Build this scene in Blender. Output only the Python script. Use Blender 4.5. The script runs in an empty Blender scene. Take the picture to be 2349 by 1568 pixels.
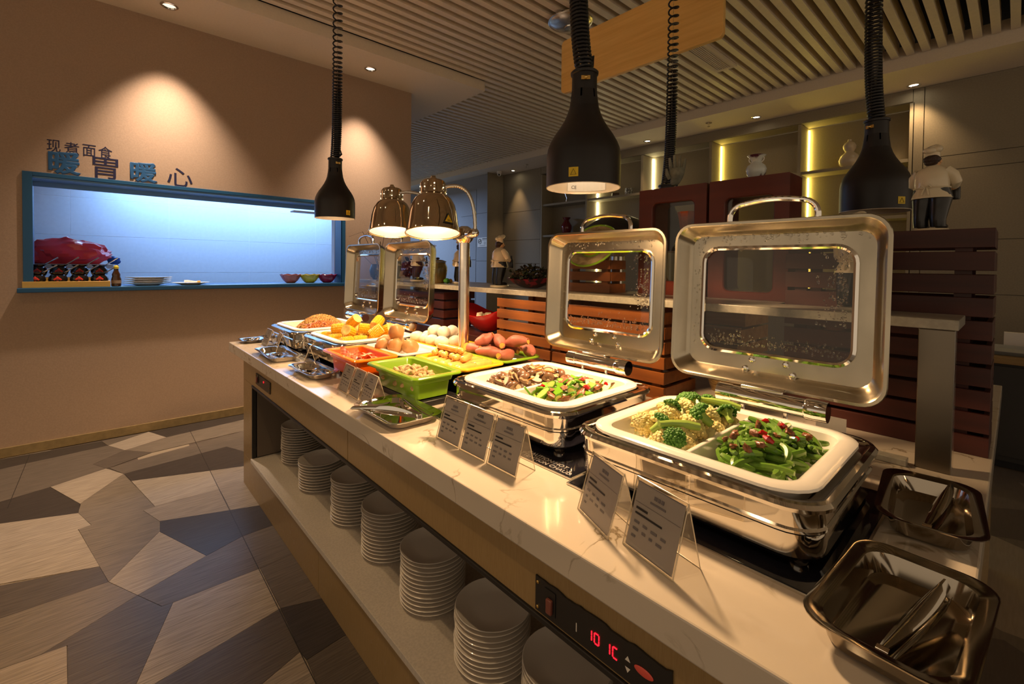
import bpy, bmesh, math, random
from mathutils import Vector, Matrix, Euler, noise
R = math.radians
scene = bpy.context.scene
COL = scene.collection

# ------------------------------------------------------------------ camera
F_PX, PPY = 1051.0, 631.0                       # focal length and principal row in the 2349 x 1568 frame
def make_camera():
    yaw, pit, rol = R(42.25), R(1.2), R(-0.65)
    f = Vector((math.sin(yaw)*math.cos(pit), math.cos(yaw)*math.cos(pit), -math.sin(pit)))
    r = Vector((math.cos(yaw), -math.sin(yaw), 0)); d = f.cross(r)
    c, s = math.cos(rol), math.sin(rol)
    right, down = c*r + s*d, -s*r + c*d
    m = Matrix((right, -down, -f)).transposed().to_4x4()
    m.translation = (0, 0, 1.5)
    cam = bpy.data.cameras.new('camera'); o = bpy.data.objects.new('camera', cam)
    COL.objects.link(o); o.matrix_world = m
    cam.sensor_width = 36.0; cam.sensor_fit = 'HORIZONTAL'
    cam.lens = 36.0*F_PX/2349.0
    cam.shift_y = -(784.0-PPY)/2349.0
    cam.clip_start = 0.02; cam.clip_end = 100
    scene.camera = o
make_camera()

# ------------------------------------------------------------------ world, exposure
scene.view_settings.view_transform = 'Standard'
scene.view_settings.look = 'None'
scene.view_settings.gamma = 1.0
scene.view_settings.use_curve_mapping = False
scene.view_settings.exposure = 0.8
W = bpy.data.worlds.new('dim_room_ambience'); scene.world = W; W.use_nodes = True
W.node_tree.nodes['Background'].inputs[0].default_value = (1.0, 0.77, 0.53, 1)
W.node_tree.nodes['Background'].inputs[1].default_value = 0.30

def add_light(name, typ, loc, energy, color, rot=(0, 0, 0), **k):
    l = bpy.data.lights.new(name, typ); l.energy = energy; l.color = color
    for a, v in k.items(): setattr(l, a, v)
    o = bpy.data.objects.new(name, l); COL.objects.link(o); o.location = loc; o.rotation_euler = rot
    return o
WARM = (1.0, 0.66, 0.34); AMBER = (1.0, 0.63, 0.32); BLUE = (0.27, 0.52, 1.0)
# fluorescent light inside the kitchen behind the pass window
add_light('kitchen_tube_light', 'AREA', (1.4, 6.45, 2.62), 25, BLUE, (R(12), 0, 0), shape='RECTANGLE', size=2.6, size_y=0.25, spread=R(140))
add_light('corridor_tube_light', 'AREA', (4.6, 10.6, 3.3), 90, (0.42, 0.62, 1.0), (0, 0, 0), shape='RECTANGLE', size=1.6, size_y=0.6)

# ------------------------------------------------------------------ helpers
def wm(o):
    m = o.matrix_basis
    if o.parent: m = wm(o.parent) @ o.matrix_parent_inverse @ m
    return m
def rr(x0, x1, y0, y1, r, z, n=5):
    r = max(1e-4, min(r, (x1-x0)/2-1e-5, (y1-y0)/2-1e-5)); out = []
    for cx, cy, a0 in ((x1-r, y1-r, 0), (x0+r, y1-r, 90), (x0+r, y0+r, 180), (x1-r, y0+r, 270)):
        for i in range(n+1):
            a = R(a0+90.0*i/n); out.append((cx+r*math.cos(a), cy+r*math.sin(a), z))
    return out
def circ(r, z, n=24, cx=0, cy=0, ry=None):
    ry = r if ry is None else ry
    return [(cx+r*math.cos(2*math.pi*i/n), cy+ry*math.sin(2*math.pi*i/n), z) for i in range(n)]
class MB:
    def __init__(s): s.v = []; s.f = []; s.m = []; s.M = None; s.mi = 0
    def add(s, vs, fs):
        b = len(s.v)
        if s.M is not None: vs = [tuple(s.M @ Vector(p)) for p in vs]
        s.v += [tuple(p) for p in vs]; s.f += [tuple(i+b for i in q) for q in fs]; s.m += [s.mi]*len(fs)
        return s
    def box(s, x0, x1, y0, y1, z0, z1):
        return s.add([(x0,y0,z0),(x1,y0,z0),(x1,y1,z0),(x0,y1,z0),(x0,y0,z1),(x1,y0,z1),(x1,y1,z1),(x0,y1,z1)],
                     [(0,3,2,1),(4,5,6,7),(0,1,5,4),(1,2,6,5),(2,3,7,6),(3,0,4,7)])
    def loft(s, loops, closed=False, cap0=False, cap1=False):
        n = len(loops[0]); vs = [p for l in loops for p in l]; fs = []; k = len(loops)
        for j in range(k if closed else k-1):
            a, b = j*n, ((j+1) % k)*n
            for i in range(n): fs.append((a+i, a+(i+1) % n, b+(i+1) % n, b+i))
        if cap0: fs.append(tuple(range(n-1, -1, -1)))
        if cap1: fs.append(tuple(range((k-1)*n, k*n)))
        return s.add(vs, fs)
    def lathe(s, prof, n=24, cx=0, cy=0, cap0=False, cap1=False):
        return s.loft([circ(max(r, 1e-4), z, n, cx, cy) for r, z in prof], False, cap0, cap1)
    def tube(s, path, r, n=8, caps=True, closed=False):
        P = [Vector(p) for p in path]; k = len(P); loops = []
        T = []
        for i in range(k):
            if closed: t = P[(i+1) % k]-P[i-1]
            else: t = P[min(i+1, k-1)]-P[max(i-1, 0)]
            T.append(t.normalized() if t.length > 1e-9 else Vector((0, 0, 1)))
        up = Vector((0, 0, 1)) if abs(T[0].z) < .9 else Vector((1, 0, 0))
        u = T[0].cross(up).normalized()
        for i in range(k):
            u = (u-T[i]*u.dot(T[i])).normalized(); w = T[i].cross(u)
            ri = r[i] if isinstance(r, (list, tuple)) else r
            loops.append([tuple(P[i]+(u*math.cos(2*math.pi*j/n)+w*math.sin(2*math.pi*j/n))*ri) for j in range(n)])
        return s.loft(loops, closed, caps and not closed, caps and not closed)
    def ell(s, c, r, nu=16, nv=10, jit=0.0, seed=0):
        rx, ry, rz = r if isinstance(r, (list, tuple)) else (r, r, r); loops = []
        for j in range(nv+1):
            a = math.pi*j/nv-math.pi/2; l = []
            for i in range(nu):
                b = 2*math.pi*i/nu; p = Vector((math.cos(a)*math.cos(b), math.cos(a)*math.sin(b), math.sin(a)))
                q = 1+jit*noise.noise(p*1.7+Vector((seed*3.1, seed*1.7, seed))) if jit else 1
                l.append((c[0]+rx*p.x*q+(1e-5*math.cos(b)), c[1]+ry*p.y*q+1e-5*math.sin(b), c[2]+rz*p.z*q))
            loops.append(l)
        return s.loft(loops, False, True, True)
    def prism(s, poly, z0, z1):
        n = len(poly)
        vs = [(x, y, z0) for x, y in poly]+[(x, y, z1) for x, y in poly]
        return s.add(vs, [tuple(range(n-1, -1, -1)), tuple(range(n, 2*n))]+[(i, (i+1) % n, n+(i+1) % n, n+i) for i in range(n)])
    def mesh(s, name, mats, smooth=True, ang=35):
        me = bpy.data.meshes.new(name); me.from_pydata(s.v, [], s.f)
        for m in (mats if isinstance(mats, (list, tuple)) else [mats]): me.materials.append(m)
        if any(s.m): me.polygons.foreach_set('material_index', s.m)
        bm = bmesh.new(); bm.from_mesh(me); bmesh.ops.recalc_face_normals(bm, faces=bm.faces); bm.to_mesh(me); bm.free()
        if smooth:
            me.polygons.foreach_set('use_smooth', [True]*len(me.polygons)); me.set_sharp_from_angle(angle=R(ang))
        me.update(); return me
    def build(s, name, mats, parent=None, loc=None, rot=(0, 0, 0), smooth=True, ang=35, bevel=0, world=False):
        vs = s.v
        if loc is None and parent is None and vs:           # origin at the base of a thing that is one mesh
            xs, ys, zs = zip(*vs)
            c = ((min(xs)+max(xs))/2, (min(ys)+max(ys))/2, min(zs))
            s.v = [(x-c[0], y-c[1], z-c[2]) for x, y, z in vs]; loc = c
        o = bpy.data.objects.new(name, s.mesh(name, mats, smooth, ang)); COL.objects.link(o)
        o.location = loc or (0, 0, 0); o.rotation_euler = rot
        if parent is not None:
            o.parent = parent
            if world: o.matrix_parent_inverse = wm(parent).inverted()
        if bevel:
            b = o.modifiers.new('edge', 'BEVEL'); b.width = bevel; b.segments = 2; b.limit_method = 'ANGLE'
        return o
def tag(o, label, cat, group=None):
    o['label'] = label; o['category'] = cat
    if group: o['group'] = group
    return o
def structure(o): o['kind'] = 'structure'; return o
def stuff(o): o['kind'] = 'stuff'; return o
def thing(name, label, cat, loc=(0, 0, 0), rotz=0, group=None, rot=None):
    o = bpy.data.objects.new(name, None); COL.objects.link(o); o.empty_display_size = 0.05
    o.location = loc; o.rotation_euler = rot or (0, 0, rotz)
    return tag(o, label, cat, group)
def copytree(o, parent=None, label=None, group=None):
    c = o.copy(); COL.objects.link(c); c.parent = parent
    if label: c['label'] = label
    if group: c['group'] = group
    for ch in o.children: copytree(ch, c)
    return c
def inst(me, name, loc, rot, label, cat, group, scale=1.0):
    o = bpy.data.objects.new(name, me); COL.objects.link(o); o.location = loc; o.rotation_euler = rot
    o.scale = (scale,)*3 if not isinstance(scale, (tuple, list)) else scale
    return tag(o, label, cat, group)

# ------------------------------------------------------------------ materials
def P(name, col, rough=0.5, metal=0.0, nscale=0, namt=0.0, stretch=(1, 1, 1), bump=0.0, bscale=None, col2=None, emit=None, estr=0,
      coat=0.0, spec=0.5, sss=0.0, rvar=0.0, rot=(0, 0, 0), detail=4, trans=0.0, ior=1.45, contrast=None):
    m = bpy.data.materials.new(name); m.use_nodes = True; nt = m.node_tree; b = nt.nodes['Principled BSDF']
    I = b.inputs
    I['Base Color'].default_value = (*col, 1); I['Roughness'].default_value = rough; I['Metallic'].default_value = metal
    I['Specular IOR Level'].default_value = spec; I['Coat Weight'].default_value = coat; I['Coat Roughness'].default_value = 0.05
    I['Transmission Weight'].default_value = trans; I['IOR'].default_value = ior
    if sss: I['Subsurface Weight'].default_value = sss; I['Subsurface Radius'].default_value = (.02, .012, .006); I['Subsurface Scale'].default_value = .3
    if emit: I['Emission Color'].default_value = (*emit, 1); I['Emission Strength'].default_value = estr
    if nscale or bump or rvar:
        tc = nt.nodes.new('ShaderNodeTexCoord'); mp = nt.nodes.new('ShaderNodeMapping')
        mp.inputs['Scale'].default_value = stretch; mp.inputs['Rotation'].default_value = rot
        nt.links.new(tc.outputs['Object'], mp.inputs[0])
        nz = nt.nodes.new('ShaderNodeTexNoise'); nz.inputs['Scale'].default_value = nscale or 10; nz.inputs['Detail'].default_value = detail
        nt.links.new(mp.outputs[0], nz.inputs['Vector'])
        if namt or col2:
            mx = nt.nodes.new('ShaderNodeMix'); mx.data_type = 'RGBA'
            c2 = col2 or tuple(max(0, c*(1-namt)) for c in col)
            mx.inputs[6].default_value = (*col, 1); mx.inputs[7].default_value = (*c2, 1)
            cr = nt.nodes.new('ShaderNodeValToRGB'); lo, hi = contrast or (.35, .65)
            cr.color_ramp.elements[0].position = lo; cr.color_ramp.elements[1].position = hi
            nt.links.new(nz.outputs[0], cr.inputs[0]); nt.links.new(cr.outputs[0], mx.inputs[0]); nt.links.new(mx.outputs[2], I['Base Color'])
        if rvar:
            mr = nt.nodes.new('ShaderNodeMapRange'); mr.inputs[3].default_value = max(0, rough-rvar); mr.inputs[4].default_value = min(1, rough+rvar)
            nt.links.new(nz.outputs[0], mr.inputs[0]); nt.links.new(mr.outputs[0], I['Roughness'])
        if bump:
            src = nz
            if bscale:
                src = nt.nodes.new('ShaderNodeTexNoise'); src.inputs['Scale'].default_value = bscale; src.inputs['Detail'].default_value = 3
                nt.links.new(mp.outputs[0], src.inputs['Vector'])
            bp = nt.nodes.new('ShaderNodeBump'); bp.inputs['Strength'].default_value = bump; bp.inputs['Distance'].default_value = 0.01
            nt.links.new(src.outputs[0], bp.inputs['Height']); nt.links.new(bp.outputs[0], I['Normal'])
    return m
def thin_glass(name, tint, gloss_rough=0.02, body=0.0, bodycol=(.8, .8, .8)):
    m = bpy.data.materials.new(name); m.use_nodes = True; nt = m.node_tree; nt.nodes.clear()
    out = nt.nodes.new('ShaderNodeOutputMaterial'); mx = nt.nodes.new('ShaderNodeMixShader')
    t = nt.nodes.new('ShaderNodeBsdfTransparent'); t.inputs[0].default_value = (*tint, 1)
    g = nt.nodes.new('ShaderNodeBsdfGlossy'); g.inputs['Roughness'].default_value = gloss_rough; g.inputs[0].default_value = (1, 1, 1, 1)
    lw = nt.nodes.new('ShaderNodeLayerWeight'); lw.inputs[0].default_value = .5
    pw = nt.nodes.new('ShaderNodeMath'); pw.operation = 'POWER'; pw.inputs[1].default_value = 4.0
    fr = nt.nodes.new('ShaderNodeMapRange'); fr.inputs[3].default_value = .03; fr.inputs[4].default_value = 1.0
    nt.links.new(lw.outputs['Facing'], pw.inputs[0]); nt.links.new(pw.outputs[0], fr.inputs[0])
    nt.links.new(fr.outputs[0], mx.inputs[0]); nt.links.new(t.outputs[0], mx.inputs[1]); nt.links.new(g.outputs[0], mx.inputs[2])
    last = mx
    if body:
        d = nt.nodes.new('ShaderNodeBsdfDiffuse'); d.inputs[0].default_value = (*bodycol, 1)
        m2 = nt.nodes.new('ShaderNodeMixShader'); m2.inputs[0].default_value = body
        nt.links.new(mx.outputs[0], m2.inputs[1]); nt.links.new(d.outputs[0], m2.inputs[2]); last = m2
    nt.links.new(last.outputs[0], out.inputs[0]); return m
def emis(name, col, s):
    m = bpy.data.materials.new(name); m.use_nodes = True; nt = m.node_tree; nt.nodes.clear()
    out = nt.nodes.new('ShaderNodeOutputMaterial'); e = nt.nodes.new('ShaderNodeEmission')
    e.inputs[0].default_value = (*col, 1); e.inputs[1].default_value = s; nt.links.new(e.outputs[0], out.inputs[0]); return m

def wood(name, a, b, along='Y', rough=.45, scale=14):
    st = {'X': (.6, 9, 9), 'Y': (9, .6, 9), 'Z': (9, 9, .6)}[along]
    return P(name, a, rough, nscale=scale/5, col2=b, stretch=st, detail=6, bump=.08, contrast=(.3, .7))
M = {}
M['wall'] = P('brown_plaster', (.42, .30, .215), .85, nscale=90, namt=.10, bump=.05)
M['gypsum'] = P('cream_gypsum', (.82, .71, .56), .85, nscale=60, namt=.05)
M['slat'] = P('cream_aluminium_slat', (.82, .71, .55), .5, nscale=20, namt=.06)
M['plenum'] = P('dark_ceiling_void', (.025, .022, .02), .95)
M['panel'] = P('khaki_wall_panel', (.30, .255, .18), .75, nscale=70, namt=.10, bump=.03)
M['niche'] = P('niche_board', (.34, .29, .20), .7, nscale=50, namt=.06)
M['blue_paint'] = P('blue_window_paint', (.012, .085, .20), .4)
M['kitchen_tile'] = P('pale_kitchen_tile', (.72, .78, .86), .35, nscale=30, namt=.04)
M['grout'] = P('pale_grout', (.9, .93, .97), .8)
M['kitchen_in'] = P('kitchen_white', (.6, .66, .72), .6)
M['skirting'] = P('brass_tone_skirting', (.36, .26, .12), .4, .3, nscale=25, namt=.2)
M['far'] = P('grey_corridor_wall', (.33, .34, .36), .7, nscale=50, namt=.06)
M['quartz'] = P('veined_quartz', (.62, .545, .45), .12, nscale=2.6, col2=(.50, .43, .34), contrast=(.62, .78), detail=10, stretch=(1.6, 1.1, 1), coat=.2)
M['counter'] = P('bronze_laminate', (.36, .24, .105), .25, nscale=60, col2=(.31, .20, .085), stretch=(1, 9, .4), contrast=(.3, .7), rvar=.06)
def veined():
    m = M['quartz']; nt = m.node_tree; b = nt.nodes['Principled BSDF']
    tc = nt.nodes.new('ShaderNodeTexCoord'); n1 = nt.nodes.new('ShaderNodeTexNoise'); n1.inputs['Scale'].default_value = 3.2; n1.inputs['Detail'].default_value = 7; n1.inputs['Distortion'].default_value = 1.4
    nt.links.new(tc.outputs['Object'], n1.inputs['Vector'])
    r = nt.nodes.new('ShaderNodeValToRGB'); e = r.color_ramp.elements
    e[0].position = .485; e[0].color = (0, 0, 0, 1); e[1].position = .515; e[1].color = (0, 0, 0, 1); x = e.new(.5); x.color = (1, 1, 1, 1)
    n2 = nt.nodes.new('ShaderNodeTexNoise'); n2.inputs['Scale'].default_value = 6; nt.links.new(tc.outputs['Object'], n2.inputs['Vector'])
    r2 = nt.nodes.new('ShaderNodeValToRGB'); r2.color_ramp.elements[0].position = .48; r2.color_ramp.elements[1].position = .62; nt.links.new(n2.outputs[0], r2.inputs[0])
    mu = nt.nodes.new('ShaderNodeMath'); mu.operation = 'MULTIPLY'; nt.links.new(n1.outputs[0], r.inputs[0]); nt.links.new(r.outputs[0], mu.inputs[0]); nt.links.new(r2.outputs[0], mu.inputs[1])
    mx = nt.nodes.new('ShaderNodeMix'); mx.data_type = 'RGBA'; mx.inputs[7].default_value = (.27, .21, .13, 1)
    old = b.inputs['Base Color'].links[0].from_socket; nt.links.new(old, mx.inputs[6]); nt.links.new(mu.outputs[0], mx.inputs[0]); nt.links.new(mx.outputs[2], b.inputs['Base Color'])
veined()
M['black'] = P('black_plastic', (.018, .017, .018), .35)
M['black_trim'] = P('black_metal_trim', (.03, .028, .027), .4, .3)
M['black_glass'] = P('black_hotplate_glass', (.012, .012, .02), .08, coat=.5, nscale=400, namt=.5)
M['steel'] = P('brushed_steel', (.80, .76, .70), .22, 1.0, nscale=4, rvar=.08, stretch=(1, 1, 8))
M['poststeel'] = P('dull_post_steel', (.20, .17, .13), .3, 1.0, nscale=3, rvar=.1)
M['chrome'] = P('polished_chrome', (.88, .85, .80), .06, 1.0, nscale=6, rvar=.03)
M['lidsteel'] = P('misty_reflection_toned_steel', (.54, .475, .36), .22, 1.0, nscale=7, namt=.25, rvar=.12, stretch=(1, 1, .5))  # mist, plus the gold-brown mirrored room put into the colour
M['ceramic'] = P('white_ceramic', (.86, .83, .77), .12, coat=.4)
M['plate'] = P('glazed_stoneware', (.86, .80, .72), .25, coat=.2)
M['green'] = P('lime_melamine', (.20, .38, .015), .2, coat=.4)
M['orange'] = P('orange_melamine', (.76, .105, .004), .2, coat=.4)
M['yellow'] = P('yellow_melamine', (.90, .46, .015), .2, coat=.4)
M['rim_orange'] = P('yellow_orange_rim', (.90, .20, .004), .2, coat=.4)
M['glass'] = thin_glass('lid_glass', (.86, .86, .84))
M['acrylic'] = thin_glass('clear_acrylic', (.95, .94, .92))
M['drop'] = P('water_drop', (1, 1, 1), 0.0, trans=1.0, ior=1.33)
M['lamp_black'] = P('black_lamp_enamel', (.016, .014, .015), .42)
M['lamp_in'] = P('lamp_reflector', (.62, .52, .40), .4, .3)
M['bulb'] = emis('lamp_bulb', (1.0, .80, .55), 2.6)
M['bulb_cool'] = emis('heat_lamp_core', (1.0, .95, .88), 9)
M['oak'] = wood('oak_veneer', (.92, .58, .19), (.78, .45, .12), 'Y', .4, 18)
M['slatwood'] = wood('red_brown_slat_wood', (.30, .095, .02), (.17, .05, .012), 'Y', .4)
M['darkwood'] = wood('dark_maroon_slat_wood', (.075, .016, .011), (.04, .009, .007), 'Y', .45)
M['cabred'] = wood('cherry_red_lacquer', (.135, .023, .011), (.09, .015, .008), 'Y', .35, 8)
M['cabin'] = P('cabinet_inside', (.10, .06, .035), .6)
M['brass'] = P('brass', (.75, .5, .16), .25, 1.0)
M['sticker'] = P('yellow_sticker', (.75, .52, .02), .5)
M['ink'] = P('black_ink', (.02, .02, .025), .6)
M['inkgrey'] = P('grey_ink', (.16, .15, .17), .6)
M['paper'] = P('grey_card', (.45, .42, .41), .6)
M['acrylic_edge'] = P('acrylic_edge', (.72, .62, .46), .15, coat=.5)
M['chrome_reflecting_dark'] = P('steel_with_dark_reflection', (.40, .35, .28), .10, 1.0, nscale=5, rvar=.05)  # dark surroundings mirrored in trays and tongs, put into the colour
M['bell'] = P('bell_steel', (.60, .50, .38), .07, 1.0, nscale=5, rvar=.03)
M['white'] = P('white_paint', (.78, .74, .68), .5)
M['sign_blue'] = P('sign_blue', (.014, .085, .22), .5)
M['sign_navy'] = P('sign_navy', (.012, .012, .05), .5)
M['led'] = emis('warm_led_strip', (1.0, .74, .14), 20)
M['led_white'] = emis('neutral_led_strip', (1.0, .86, .46), 20)
M['red_digit'] = emis('red_digit', (1.0, .01, .02), 1.6)
M['red_dim'] = P('red_indicator', (.45, .06, .04), .3, emit=(1, .1, .05), estr=.05)
# ------------------------------------------------------------------ room shell
WALL_Y, CEIL = 5.14, 3.64
def floor_tone(name, a, rotz):
    return P(name, a, .34, nscale=5, col2=tuple(c*.5 for c in a), stretch=(1.5, 30, 1), rot=(0, 0, rotz), detail=10, contrast=(.32, .68), rvar=.08, bump=.03)
TONES = {'L': (.43, .36, .285), 'l': (.34, .28, .22), 'M': (.225, .185, .145), 'm': (.16, .132, .108), 'd': (.12, .098, .082), 'D': (.056, .047, .044)}
FM = {(k, j): floor_tone('floor_tile_%s_%d' % (k, j), v, R((20, 75, 140)[j])) for k, v in TONES.items() for j in range(3)}
def base_floor_mat():
    m = P('grey_wood_floor', (.2, .16, .12), .45, nscale=5, namt=.4, stretch=(2, 20, 1)); nt = m.node_tree
    tc = nt.nodes.new('ShaderNodeTexCoord'); vo = nt.nodes.new('ShaderNodeTexVoronoi'); vo.inputs['Scale'].default_value = 1.7
    nt.links.new(tc.outputs['Object'], vo.inputs['Vector'])
    cr = nt.nodes.new('ShaderNodeValToRGB'); cr.color_ramp.interpolation = 'CONSTANT'; e = cr.color_ramp.elements
    e[0].color = (.13, .10, .08, 1); e[1].position = .38; e[1].color = (.2, .16, .12, 1)
    x = e.new(.68); x.color = (.36, .29, .21, 1)
    sp = nt.nodes.new('ShaderNodeSeparateColor'); nt.links.new(vo.outputs['Color'], sp.inputs[0]); nt.links.new(sp.outputs[0], cr.inputs[0])
    mx = nt.nodes.new('ShaderNodeMix'); mx.data_type = 'RGBA'; mx.blend_type = 'MULTIPLY'; mx.inputs[0].default_value = .35
    nz = next(n for n in nt.nodes if n.type == 'TEX_NOISE')
    nt.links.new(cr.outputs[0], mx.inputs[6]); nt.links.new(nz.outputs[0], mx.inputs[7])
    nt.links.new(mx.outputs[2], nt.nodes['Principled BSDF'].inputs['Base Color']); return m
floor = structure(MB().box(-5, 9, -5, 14.5, -.1, -.004).build('floor', base_floor_mat(), smooth=False, loc=(0, 0, 0)))
FLOOR_POLYS = [
    ('L', ((-0.232, 4.271), (0.046, 4.398), (0.137, 4.206), (-0.081, 3.857))),
    ('D', ((-0.492, 4.194), (-0.236, 4.268), (-0.077, 3.847), (-0.086, 3.721), (-0.456, 3.874))),
    ('L', ((-0.456, 3.874), (-0.086, 3.721), (-0.028, 3.504), (-0.082, 3.494), (0.005, 2.997), (-0.373, 3.146))),
    ('M', ((-0.081, 3.857), (0.137, 4.206), (0.259, 3.521), (0.203, 3.505), (0.264, 3.299), (0.253, 3.171), (0.036, 2.823), (0.005, 2.997), (-0.082, 3.494), (-0.028, 3.504), (-0.086, 3.721))),
    ('L', ((0.170, 4.037), (0.600, 3.872), (0.596, 3.513), (0.259, 3.521))),
    ('l', ((0.203, 3.505), (0.259, 3.521), (0.596, 3.513), (0.596, 3.171), (0.264, 3.299))),
    ('l', ((0.600, 3.872), (0.800, 3.801), (0.928, 3.776), (0.841, 3.079), (0.596, 3.171), (0.596, 3.513))),
    ('D', ((0.137, 4.206), (0.782, 4.297), (0.903, 3.998), (0.928, 3.776), (0.800, 3.801), (0.170, 4.037))),
    ('m', ((0.061, 4.397), (0.970, 4.607), (1.136, 4.621), (0.969, 3.942), (0.903, 3.998), (0.782, 4.297), (0.137, 4.206))),
    ('D', ((0.264, 3.299), (0.841, 3.079), (0.842, 2.826), (0.748, 2.827), (0.583, 2.821), (0.410, 2.752), (0.253, 3.171))),
    ('L', ((0.253, 3.171), (0.410, 2.752), (0.130, 2.624), (0.036, 2.823))),
    ('m', ((0.130, 2.624), (0.410, 2.752), (0.583, 2.821), (0.748, 2.827), (0.842, 2.826), (0.840, 2.474), (0.739, 2.479), (0.589, 2.466), (0.243, 2.465), (0.204, 2.470))),
    ('L', ((0.243, 2.465), (0.589, 2.466), (0.586, 2.118), (0.145, 2.026), (0.110, 1.990), (0.079, 2.018))),
    ('d', ((0.586, 2.118), (0.576, 1.827), (0.430, 1.774), (0.378, 1.752), (0.110, 1.990), (0.145, 2.026))),
    ('m', ((0.589, 2.466), (0.739, 2.479), (0.840, 2.474), (0.808, 2.043), (0.736, 2.061), (0.586, 2.118))),
    ('D', ((0.586, 2.118), (0.736, 2.061), (0.808, 2.043), (0.804, 1.777), (0.731, 1.790), (0.582, 1.772), (0.576, 1.827))),
    ('d', ((0.582, 1.772), (0.731, 1.790), (0.804, 1.777), (0.771, 1.404), (0.572, 1.581))),
    ('l', ((0.576, 1.827), (0.582, 1.772), (0.572, 1.581), (0.378, 1.752), (0.430, 1.774))),
    ('d', ((-0.370, 3.128), (0.005, 2.997), (0.036, 2.823), (-0.336, 2.828))),
    ('M', ((-0.336, 2.828), (0.036, 2.823), (0.130, 2.624), (-0.166, 2.463), (-0.296, 2.474))),
    ('d', ((0.130, 2.624), (0.204, 2.470), (0.243, 2.465), (0.079, 2.018), (-0.080, 2.158), (-0.092, 2.457), (-0.166, 2.463))),
    ('l', ((-0.296, 2.474), (-0.166, 2.463), (-0.092, 2.457), (-0.080, 2.158), (-0.280, 2.336))),
    ('L', ((0.064, 4.938), (0.337, 5.116), (0.438, 4.857), (0.161, 4.731))),
    ('D', ((0.337, 5.116), (1.258, 5.120), (1.136, 4.621), (1.039, 4.937), (0.438, 4.857))),
    ('D', ((-0.597, 5.110), (0.026, 5.090), (0.064, 4.938), (-0.569, 4.862))),
    ('m', ((-0.569, 4.862), (0.064, 4.938), (0.161, 4.731), (-0.024, 4.553), (0.046, 4.398), (-0.232, 4.271), (-0.236, 4.268), (-0.492, 4.194))),
    ('d', ((-0.024, 4.553), (0.161, 4.731), (0.316, 4.541), (0.061, 4.397), (0.046, 4.398))),
    ('M', ((0.161, 4.731), (0.438, 4.857), (1.039, 4.937), (1.136, 4.621), (0.970, 4.607), (0.316, 4.541))),
    ('m', ((0.026, 5.090), (0.337, 5.116), (0.064, 4.938))),
]
for i, (t, poly) in enumerate(FLOOR_POLYS):
    cx = sum(p[0] for p in poly)/len(poly); cy = sum(p[1] for p in poly)/len(poly)
    q = []
    for x, y in poly:                                   # a hair's breadth of joint between the pieces
        d = math.hypot(x-cx, y-cy); k = 1-.0012/d; q.append((cx+(x-cx)*k-cx, cy+(y-cy)*k-cy))
    MB().prism(q, -.004, 0).build('floor_tile', FM[(t, i % 3)], floor, loc=(cx, cy, 0), smooth=False)
for x0, y0, x1, y1 in ((.612, 4.94, .573, 1.6), (-.387, 5.1, -.404, 4.07)):
    MB().box(-.0016, .0016, 0, math.hypot(x1-x0, y1-y0), 0, .0006).build('tile_joint', M['black_trim'], floor, loc=(x0, y0, 0), rot=(0, 0, math.atan2(y1-y0, x1-x0)-math.pi/2))

# left wall with the kitchen pass
OX0, OX1, OZ0, OZ1 = -.385, 2.065, 1.25, 2.16
w = MB(); Y0, Y1 = WALL_Y, WALL_Y+.16
w.box(-5, OX0, Y0, Y1, 0, 4.0).box(OX1, 2.935, Y0, Y1, 0, 4.0).box(OX0, OX1, Y0, Y1, 0, OZ0).box(OX0, OX1, Y0, Y1, OZ1, 4.0)
wall_left = structure(w.build('wall_left', M['wall'], smooth=False))
structure(MB().box(2.795, 2.935, Y1, 9.0, 0, 4.0).build('wall_return', M['wall'], smooth=False))
structure(MB().box(-5, 2.95, Y0-.015, Y0-.001, 0, .075).build('baseboard_left', M['skirting'], smooth=False, bevel=.003))
win = structure(thing('window_1', '', '', (.83, WALL_Y, 1.25))); del win['label'], win['category']
M['blue_lit_paint'] = P('blue_lit_reveal', (.13, .30, .55), .4)  # the kitchen's blue light is put into this lighter blue
def wpart(n, m, *b, bev=.002): return MB().box(*b).build(n, M[m], win, smooth=False, bevel=bev, world=True)
wpart('frame_stile', 'blue_paint', -.415, -.36, Y0-.012, Y0-.001, 1.285, 2.185)
wpart('frame_stile', 'blue_paint', 2.06, 2.10, Y0-.012, Y0-.001, 1.285, 2.185)
wpart('frame_head', 'blue_paint', -.36, 2.06, Y0-.012, Y0-.001, 2.155, 2.185)
wpart('reveal_lining', 'blue_lit_paint', OX0, OX0+.012, Y0, Y1+.12, 1.285, 2.155)
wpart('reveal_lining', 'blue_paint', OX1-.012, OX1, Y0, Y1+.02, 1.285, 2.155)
wpart('reveal_lining', 'kitchen_in', OX1-.014, OX1, Y1+.025, Y1+.12, 1.285, 2.155)
wpart('reveal_lining', 'blue_lit_paint', OX0, OX1, Y0, Y1+.05, 2.14, 2.155)
wpart('light_pelmet', 'blue_lit_paint', OX0, OX1, Y1+.055, Y1+.075, 2.10, 2.16)
wpart('sill', 'blue_paint', -.445, 2.105, Y0-.055, Y0+.01, 1.25, 1.285, bev=.004)
wpart('sill_board', 'blue_lit_paint', -.385, 2.065, Y0+.012, Y1+.35, 1.252, 1.284)
wpart('shelf_bracket', 'kitchen_in', 1.62, 2.06, Y1+.08, Y1+.2, 2.07, 2.085)

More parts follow.
